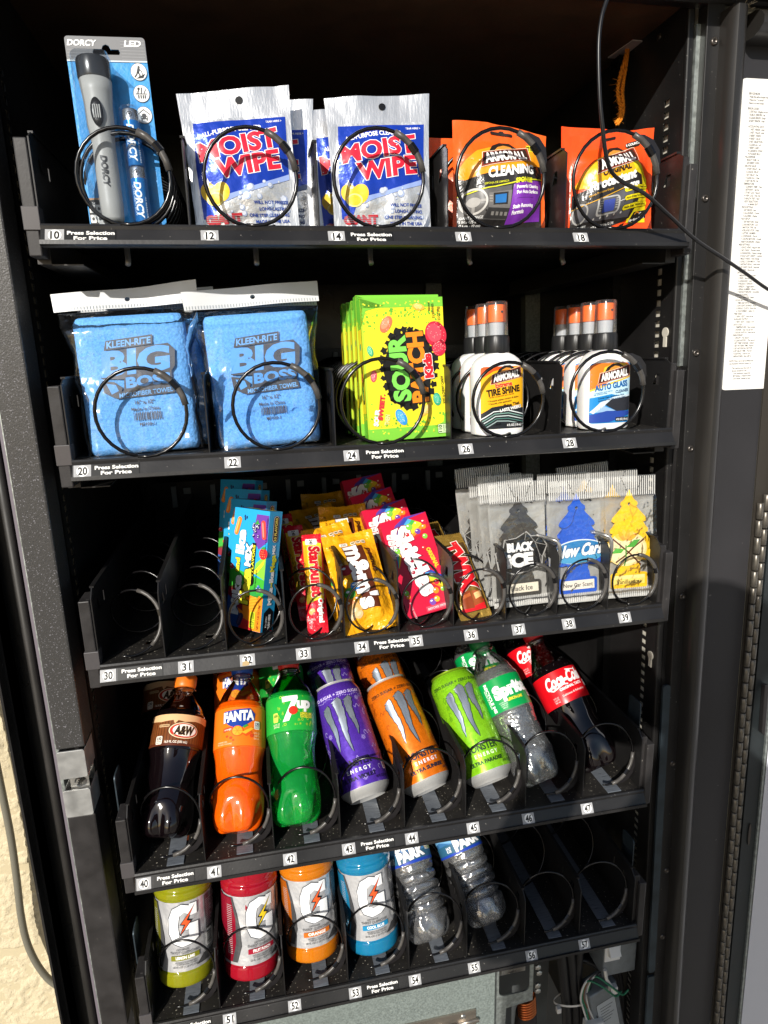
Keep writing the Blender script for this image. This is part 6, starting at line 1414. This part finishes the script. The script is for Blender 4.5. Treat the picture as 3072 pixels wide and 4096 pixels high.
for args in (('yellow green sports drink bottle with an orange bolt, at number 50', (.0360, .053), 1.2, '#98981c', '#7d7c22', '#ef5a2a', 'LEMON LIME', 4),
             ('red sports drink bottle with a yellow bolt, at number 51', (.1200, .043), 2.0, '#b0182c', '#9f1830', '#f2cf2a', 'FRUIT PUNCH', 22),
             ('orange sports drink bottle with a silver label, at number 52', (.2015, .051), -.4, '#de8218', '#c96a1a', '#f0602a', 'ORANGE', 8),
             ('blue sports drink bottle with a silver label, at number 53', (.2838, .044), -2.8, '#1f86b2', '#1f86b4', '#ef5a2a', 'COOL BLUE', 2)):
    ll, (x, y), tl, c1, c2, bo, fl_, ro = args
    gator(ll, (x, y, lz5(.0285, Lg)), Lg, tl, c1, c2, bo, fl_, ro)

# --- water bottles
P_WAT = [(.0190, 0), (.0250, .003), (.0296, .010), (.0312, .020)]
zz = .024
for q in range(5): P_WAT += [(.0314, zz), (.0314, zz+.0065), (.0282, zz+.0095)]; zz += .0122
P_WAT += [(.0300, zz), (.0314, zz+.006), (.0316, zz+.014), (.0316, .160), (.028, .178), (.020, .192), (.0125, .200)]
WAT = film('clear_water_bottle', .88, bump=(46, .9), fres=1.5, rough=.09, diff=.08)
def water(label, loc, lean, tilt, rot):
    t = thing('water_bottle', label, 'water bottle', loc, 'clear water bottles', lean, tilt)
    D_ = dense(P_WAT, 4)
    def rf(r, z, a_):
        k = max(0, 1-z/.026); f = 1-.24*k*(.5+.5*cos(6*a_))**2
        f *= 1+(.016*sin(3*a_+z*180)+.014*sin(8*a_-z*260))*max(0, min(1, (.096-z)/.01))
        return r*f, z
    obj('bottle_body', B().lathe(D_, 72, rf=rf), WAT, t, smooth=True)
    obj('glint_shell', B().lathe([(r*.93, z*.985+.002) for r, z in D_ if z < .12], 60, rf=rf), WGLINT, t, smooth=True)  # added glossy layer, no real bottle wall, brightens the water with more glints
    obj('bottle_cap', B().lathe([(.0130, .200), (.0138, .201), (.0138, .211), (.012, .2125), (.006, .2125)], 40), mat('white_cap', '#e9e9e9', .4), t, smooth='auto')
    lb = label_band(t, P_WAT, .094, .150, mat('label_scenic', '#3a6fa0', .3, vary=(50, .35)), arc=172)
    a = Art(); a.poly([(-95, 106), (95, 106), (95, 110.5), (-95, 108.5)], '#1c3fa8', 2); a.poly([(-95, 120), (-40, 128), (-20, 122), (10, 134), (40, 124), (95, 132), (95, 152), (-95, 152)], '#6fa6cf', 1); a.poly([(-95, 109), (-95, 118), (-30, 122), (0, 118), (50, 122), (95, 116), (95, 110)], '#2d5f7c', 1); a.poly([(22, 126), (44, 136), (60, 130), (60, 118), (30, 118)], '#d9b52a', 2)
    W_ = ink('#f4f6f6', .3); K = ink('#18305c', .3)
    a.text('DEER', -3, 131, 11, W_, 5, w=30, rot=3, bold=.06, out=(.04, K)); a.text('PARK', 2, 117.6, 12, W_, 5, w=38, rot=5, bold=.07, out=(.04, K))
    for q in range(3): a.text(('100% NATURAL', 'SPRING', 'WATER')[q], 30, 126-q*3.4, 2.4, W_, 5, w=(13, 9, 8)[q], bold=.03)
    for q in range(2): a.text(('16.9', 'FL OZ')[q], -27, 117-q*4, 3, W_, 5, w=7, bold=.04)
    a.t = [tuple((p[0], p[1]-12) for p in q[:3])+q[3:] for q in a.t]
    a.emit('print', lb, cyl(D_, .0005, rot), maxlen=2.5); return t
water('clear ribbed water bottle in full sun, at number 54', (.3600, .022, lz5(.020, 45)), 45, -7.5, -6)
water('clear ribbed water bottle half in shade, at number 55', (.4470, .030, lz5(.020, 45)), 45, -12, 4)
# ------------------------------------------------------------------ below the trays
tag(obj('access_panel', B().box(.040, .4555, .030, .034, .08, TZ[5]-.004), mat('spangled_galvanised', '#8d9793', .5, metal=.45, vary=(420, .22), bump=(300, .05))), 'grey galvanised access panel below the lowest tray', 'panel')
# piano hinge strip fixed on the panel
hs = thing('panel_hinge', 'small steel strip hinge riveted near the bottom of the galvanised panel', 'hinge', (.335, .0285, .430))
obj('hinge_leaf', B().box(-.11, .0914, -.0012, .0012, -.018, .018), mat('warm_steel', '#a39a8f', .35, metal=.85, vary=(60, .15), stretch=(.2, 1, 1)), hs)
for q in range(6): obj('hinge_barrel', B().tube([(-.105+q*.034, -.002, 0), (-.105+q*.034+.030, -.002, 0)], .0032, 10), MATS['warm_steel'], hs, smooth=True)
for x in (-.09, .000, .072):
    for z in (-.011, .011): obj('rivet_head', B().lathe([(.0042, 0), (.0038, .0012), (.002, .002), (.0005, .0022)], 16), STEEL, hs, smooth=True, loc=(x, -.0012, z), rot=(rad(90), 0, 0))
# bracket with a cut-out, copper coil behind
br = thing('motor_bracket', 'galvanised bracket with a rounded cut-out to the right of the access panel', 'bracket', (.4600, .045, .425))
V, T = curve_tris([[(0, 60), (0, 128), (4, 128), (4, 116), (16, 110), (62, 122), (62, 6), (20, 2), (18, -60), (0, -60)], rrect(8, 26, 56, 82, 9, 5)])
g = B(); v1 = [(x/1000, 0, z/1000-.012) for x, z in V]; g.add(v1, T); g.add([(x, .0016, z) for x, y, z in v1], T); g.box(.030, .062, .0, .05, .101, .103); obj('plate', g, GALV, br)
for x, z in ((.068, .098), (.069, .084), (.068, .056), (.070, .045), (.0685, .022), (.069, .012)): obj('bolt', B().lathe([(.0048, 0), (.0048, .003), (.003, .0042), (.001, .0045)], 6), STEEL, br, loc=(x, 0, z), rot=(rad(90), 0, 0))
obj('arm', B().box(.006, .058, .02, .026, .028, .036), STEEL, br)
mt = thing('copper_coil', 'bright copper winding seen through the opening under the bracket', 'coil', (.522, .066, .345))
for q in range(7):
    P = [(.013*cos(a_*pi/8), -.004+.010*sin(a_*pi/8)+q*.0008, .03+q*.0038+.004*cos(a_*pi/8)) for a_ in range(17)]
    obj('copper_turn', B().tube(P, .0019, 6), mat('copper', '#c8703f', .28, metal=.95), mt, smooth=True)
obj('coil_core', B().lathe([(.016, -.05), (.018, -.01), (.016, .025), (.010, .032)], 24), mat('rubber_boot', '#2a2422', .6), mt, smooth=True)
br2 = tag(obj('braided_hose', B().tube(smooth_pts([(.49, .12, .46), (.505, .11, .43), (.525, .105, .425), (.535, .10, .44)], 6), .008, 10), mat('braid', '#8a8578', .5, bump=(400, .8), vary=(300, .4))), 'short braided hose behind the bracket cut-out', 'hose')
tag(obj('rear_plate', B().box(.47, .62, .19, .193, .10, .560).box(.405, .47, .20, .203, .1, .560), mat('dark_grey_sheet', '#5c5f60', .5, metal=.5, vary=(20, .2))), 'dull grey sheet behind the cables under the lowest tray', 'panel')
CB = mat('black_bundle_sleeve', '#1c1b1c', .35, spec=.5)
for q, (xa, xb, r, w_) in enumerate(((.5685, .5880, .0078, 'left'), (.5835, .6030, .0078, 'middle'), (.6090, .6120, .0066, 'right'))):
    pts = [(xa, .09, .575), (xa+.002, .085, .52), ((xa+xb)/2+.004, .08, .46), (xb+.002, .078, .40), (xb+.010, .078, .33), (xb+.014, .08, .25)]
    tag(obj('cable', B().tube(smooth_pts(pts, 8), r, 12), CB, smooth=True), w_+' one of the three thick black cables tied with a white zip tie', 'cable', 'thick black cables')
zt = thing('zip_tie', 'white zip tie around the thick black cables', 'zip tie', (.6070, .079, .360))
P = [(.032*cos(a_*pi/12), .0135*sin(a_*pi/12), .002*sin(a_*pi/6)) for a_ in range(25)]
g = B()
for i in range(24):
    (x0, y0, z0), (x1, y1, z1) = P[i], P[i+1]; g.add([(x0, y0, z0-.002), (x1, y1, z1-.002), (x1, y1, z1+.002), (x0, y0, z0+.002)], [(0, 1, 2, 3)])
obj('strap', g, mat('white_nylon', '#cfcbc4', .4), zt); obj('tie_head', B().box(-.034, -.027, -.016, -.009, -.0045, .0045), MATS['white_nylon'], zt, bev=.0008)
# grey switch box
sb = thing('switch_box', 'grey steel junction box with a white rocker switch under number 57', 'switch box', (.672, .060, .450))
obj('box', B().box(-.027, .029, 0, .06, -.037, .045), mat('grey_box_steel', '#7e8488', .42, metal=.5, vary=(80, .15)), sb, bev=.0015)
obj('switch_plate', B().box(-.0262, .0000, -.0025, 0, -.006, .032), mat('switch_white', '#d6d5d2', .4), sb, bev=.0008)
rk = B().prism([(-.0025, .007), (-.0025, .023), (-.0045, .023), (-.0125, .011), (-.006, .007)], 'x', -.022, -.004)
obj('rocker', rk, MATS['switch_white'], sb, bev=.0008)
lp = thing('relay', 'grey relay with a small printed label among the wires at the bottom', 'relay', (.660, .062, .335), None, 0, -13, 8)
obj('case', B().box(-.026, .026, 0, .03, -.060, .055), MATS['grey_box_steel'], lp, bev=.002)
a = Art(); a.rr(-18, -50, 18, 30, 3, '#2a2c2e', 0); a.rr(-17.2, -49.2, 17.2, 29.2, 2.6, '#a7acae', 1); a.text('OC', -6, -38, 9, '#2a2c2e', 2, w=14, bold=.03); a.text('00', 8, -38, 9, '#2a2c2e', 2, w=10, bold=.03)
for q in range(6): a.rect(-12, 18-q*6, 12-q % 3*4, 19.4-q*6, '#4a4c4e', 2)
a.emit('print', lp, FLAT, maxlen=60, smooth=False)
tag(obj('connector', B().box(.618, .648, .05, .066, .300, .335), mat('white_connector', '#c4c2bd', .45), bev=.002), 'white plastic wire connector at the bottom of the cables', 'connector')
WC = {'green': '#1f6a4a', 'white': '#c9c7c0', 'brown': '#6a4a34', 'grey': '#77777a', 'black': '#161616'}
rr_ = random.Random(12)
for q in range(7):
    xa = .623+q*.0030; c_ = ('white', 'green', 'brown', 'grey', 'white', 'green', 'black')[q]
    pts = [(xa, .060, .333), (xa-.006+rr_.uniform(-.003, .003), .062, .355), (xa-.012, .062+q*.001, .380), (xa-.004, .064, .405+q*.0015), (xa+.02+q*.003, .07, .410+q*.0015), (xa+.045, .075, .40)]
    if c_ == 'green': pts = pts[:4]+[(xa+.012, .052, .408), (xa+.028, .050, .392), (xa+.040, .052, .380), (xa+.050, .054, .385)]
    tag(obj('wire', B().tube(smooth_pts(pts, 7), .0016, 6), mat('wire_'+c_, WC[c_], .4), smooth=True), ('leftmost thin white wire above the white connector', 'thin green wire looping across just right of the leftmost white wire', 'thin brown wire above the white connector', 'thin grey wire above the white connector', 'right hand thin white wire above the white connector', 'rightmost thin green wire looping towards the relay', 'thin black wire above the white connector')[q], 'wire', 'thin wires above the connector')
for q in range(8):
    x0_ = .640+q*.0042
    pts = [(x0_-.03, .11, .395), (x0_-.005, .10+q*.002, .405-q*.001), (x0_+.018, .092, .390), (x0_+.030, .09, .35), (x0_+.036, .09, .29), (x0_+.038, .09, .20)]
    tag(obj('cable', B().tube(smooth_pts(pts, 7), .0046, 8), CB, smooth=True), 'thin black cable looping down beside the relay at the lower right', 'cable', 'looping thin black cables')
z2 = thing('zip_tie', 'white zip tie hanging below the grey switch box', 'zip tie', (.662, .056, .392))
obj('strap', B().tube([(-.016, 0, .04), (-.012, 0, .02), (-.002, -.002, .004)], .0028, 6), MATS['white_nylon'], z2); obj('tie_head', B().box(-.006, .006, -.005, .004, -.007, .006), MATS['white_nylon'], z2, bev=.001)
# flat ribbon cables behind the bottles on the right
for q, cc in enumerate(('#8f8a6a', '#4a8a86', '#8a4a48', '#5a5a64')):
    pts = [(.600+q*.011, .40, 1.00), (.602+q*.011, .39, .93), (.604+q*.011, .395, .88), (.612+q*.011, .40, .80)]
    tag(obj('ribbon_wire', B().tube(smooth_pts(pts, 6), .0034, 6), mat('ribbon_%d' % q, cc, .5, bump=(500, .6), vary=(500, .5)), smooth=True), ('yellowish', 'teal', 'dull red', 'grey')[q]+' twisted wire hanging at the back right behind the cola bottles', 'wire', 'twisted wires at the back right')

# ------------------------------------------------------------------ cord, rope and card at the top right
pts = [(.530, -.066, 1.735), (.514, -.068, 1.690), (.5058, -.07, 1.6664), (.4999, -.072, 1.6497), (.4974, -.074, 1.6274), (.4997, -.075, 1.5908), (.5044, -.074, 1.5653), (.5123, -.07, 1.5399), (.5209, -.066, 1.5285), (.5359, -.06, 1.5219), (.5684, -.048, 1.5141), (.6005, -.036, 1.5), (.6457, -.02, 1.4787), (.6917, -.006, 1.4618), (.7307, .004, 1.4464), (.7815, .014, 1.4249), (.86, .020, 1.40)]
tag(obj('cord', B().tube(smooth_pts(pts, 8), .0019, 8), CABLE, smooth=True), 'thin black cord hanging across the top right corner in front of the sponge pouch', 'cord')
tag(obj('tag_card', B().prism([(.647, .182), (.652, .134), (.674, .135), (.6745, .183)], 'z', 1.7245, 1.7258), mat('pale_card', '#c9b9b2', .6)), 'small pale card fixed under the cabinet ceiling with an orange rope through it', 'card')
rp = thing('rope', 'frayed orange yarn loop hanging from the pale card at the top right', 'rope', (0, 0, 0))
YARN = mat('orange_yarn', '#d9821a', .9, bump=(700, .8), vary=(300, .25))
base = smooth_pts([(.6590, .158, 1.728), (.6545, .152, 1.715), (.6440, .145, 1.690), (.6405, .142, 1.672), (.6440, .140, 1.655), (.6430, .138, 1.645), (.6370, .136, 1.636)], 14)
base2 = smooth_pts([(.6600, .158, 1.728), (.6560, .152, 1.713), (.6500, .146, 1.690), (.6465, .142, 1.672), (.6475, .140, 1.655), (.6450, .138, 1.643), (.6385, .136, 1.634)], 14)
for bs in (base, base2):
    for ph in (0, 2.09, 4.19):
        g = B().tube([(p.x+.0013*cos(k*.62+ph), p.y+.0013*sin(k*.62+ph), p.z) for k, p in enumerate(bs)], .00135, 5)
        obj('strand', g, YARN, rp, smooth=True)
g = B(); rr_ = random.Random(2)
for q in range(90):
    p = rr_.choice(base[30:]); d = Vector((rr_.gauss(0, .0035), rr_.gauss(0, .003), rr_.gauss(-.001, .003))); g.tube([p, p+d*.6, p+d], .00014, 3)
fz_ = obj('fray', g, YARN, rp); fz_['kind'] = 'stuff'
# knock-out screws along the lower edge of the side panel etc.
for (y, z) in ((.10, 1.715), (.20, 1.715)):
    obj('panel_screw', B().lathe([(.0042, 0), (.0036, .0012), (.001, .0018)], 14), MATS['dark_rivet'], vm, smooth=True, loc=SH(XR-.0002, y, z), rot=(0, rad(-90), 0))

# ------------------------------------------------------------------ the photographer, whose shadow falls on the lower right
pe = bpy.data.meshes.new('person')
J = {'pelvis': (.02, -1.14, .93, .230), 'waist': (.02, -1.13, 1.05, .220), 'chest': (.02, -1.12, 1.20, .175), 'neckb': (.09, -1.10, 1.39, .075), 'neck': (.10, -1.08, 1.48, .056), 'head0': (.115, -1.05, 1.55, .076), 'head1': (.125, -1.05, 1.61, .090), 'head2': (.125, -1.06, 1.67, .070),
     'shl': (-.10, -1.11, 1.31, .066), 'ell': (-.13, -.93, 1.13, .052), 'wrl': (.110, -.735, 1.315, .029), 'hal': (.135, -.722, 1.340, .026),
     'shr': (.27, -1.11, 1.33, .064), 'elr': (.385, -.93, 1.19, .046), 'wrr': (.245, -.735, 1.315, .029), 'har': (.220, -.722, 1.340, .026),
     'hil': (-.13, -1.14, .88, .115), 'knl': (-.16, -1.12, .43, .075), 'anl': (-.17, -1.15, -.03, .045), 'tol': (-.19, -1.00, -.078, .040),
     'hir': (.08, -1.14, .88, .115), 'knr': (.10, -1.12, .43, .075), 'anr': (.11, -1.15, -.03, .045), 'tor': (.13, -1.00, -.078, .040)}
E_ = [('pelvis', 'waist'), ('waist', 'chest'), ('chest', 'neckb'), ('neckb', 'neck'), ('neck', 'head0'), ('head0', 'head1'), ('head1', 'head2'), ('chest', 'shl'), ('shl', 'ell'), ('ell', 'wrl'), ('wrl', 'hal'), ('chest', 'shr'), ('shr', 'elr'), ('elr', 'wrr'), ('wrr', 'har'), ('pelvis', 'hil'), ('hil', 'knl'), ('knl', 'anl'), ('anl', 'tol'), ('pelvis', 'hir'), ('hir', 'knr'), ('knr', 'anr'), ('anr', 'tor')]
for s_, h_ in ((1, 'hal'), (-1, 'har')):
    hx, hy, hz, _ = J[h_]
    for q in range(5):
        a_, b_ = h_+'f%d' % q, h_+'g%d' % q
        J[a_] = (hx+s_*.012, hy-.004+.002*q, hz-.03+q*.020, .0085); J[b_] = (hx+s_*(.034+.004*(q == 2)), hy+.006, hz-.032+q*.021, .0075); E_ += [(h_, a_), (a_, b_)]
nm_ = list(J); pe.from_pydata([J[k][:3] for k in nm_], [(nm_.index(a_), nm_.index(b_)) for a_, b_ in E_], [])
po = bpy.data.objects.new('person', pe); COL.objects.link(po)
sk = po.modifiers.new('skin', 'SKIN'); sk.use_smooth_shade = True
if not pe.skin_vertices: pe.skin_vertices.new(name='')
for k, v in enumerate(nm_):
    r = J[v][3]; pe.skin_vertices[0].data[k].radius = (r, r*.8 if v in ('chest', 'waist', 'pelvis') else r)
pe.skin_vertices[0].data[0].use_root = True
sb_ = po.modifiers.new('sub', 'SUBSURF'); sb_.levels = 1; sb_.render_levels = 2
pe.materials.append(mat('dark_clothes', '#2a2d33', .85, vary=(12, .2)))
tag(po, 'person in dark clothes standing before the open machine and holding a phone up', 'person')
ph_ = thing('phone', 'dark phone held up in both hands by the person', 'phone', (.1835, -.706, 1.335), None, -13, 0, -11)
obj('phone_body', B().prism(rrect(-.0375, -.08, .0375, .08, .009), 'y', -.0045, .004), mat('phone_glass', '#15161a', .15), ph_, bev=.001)
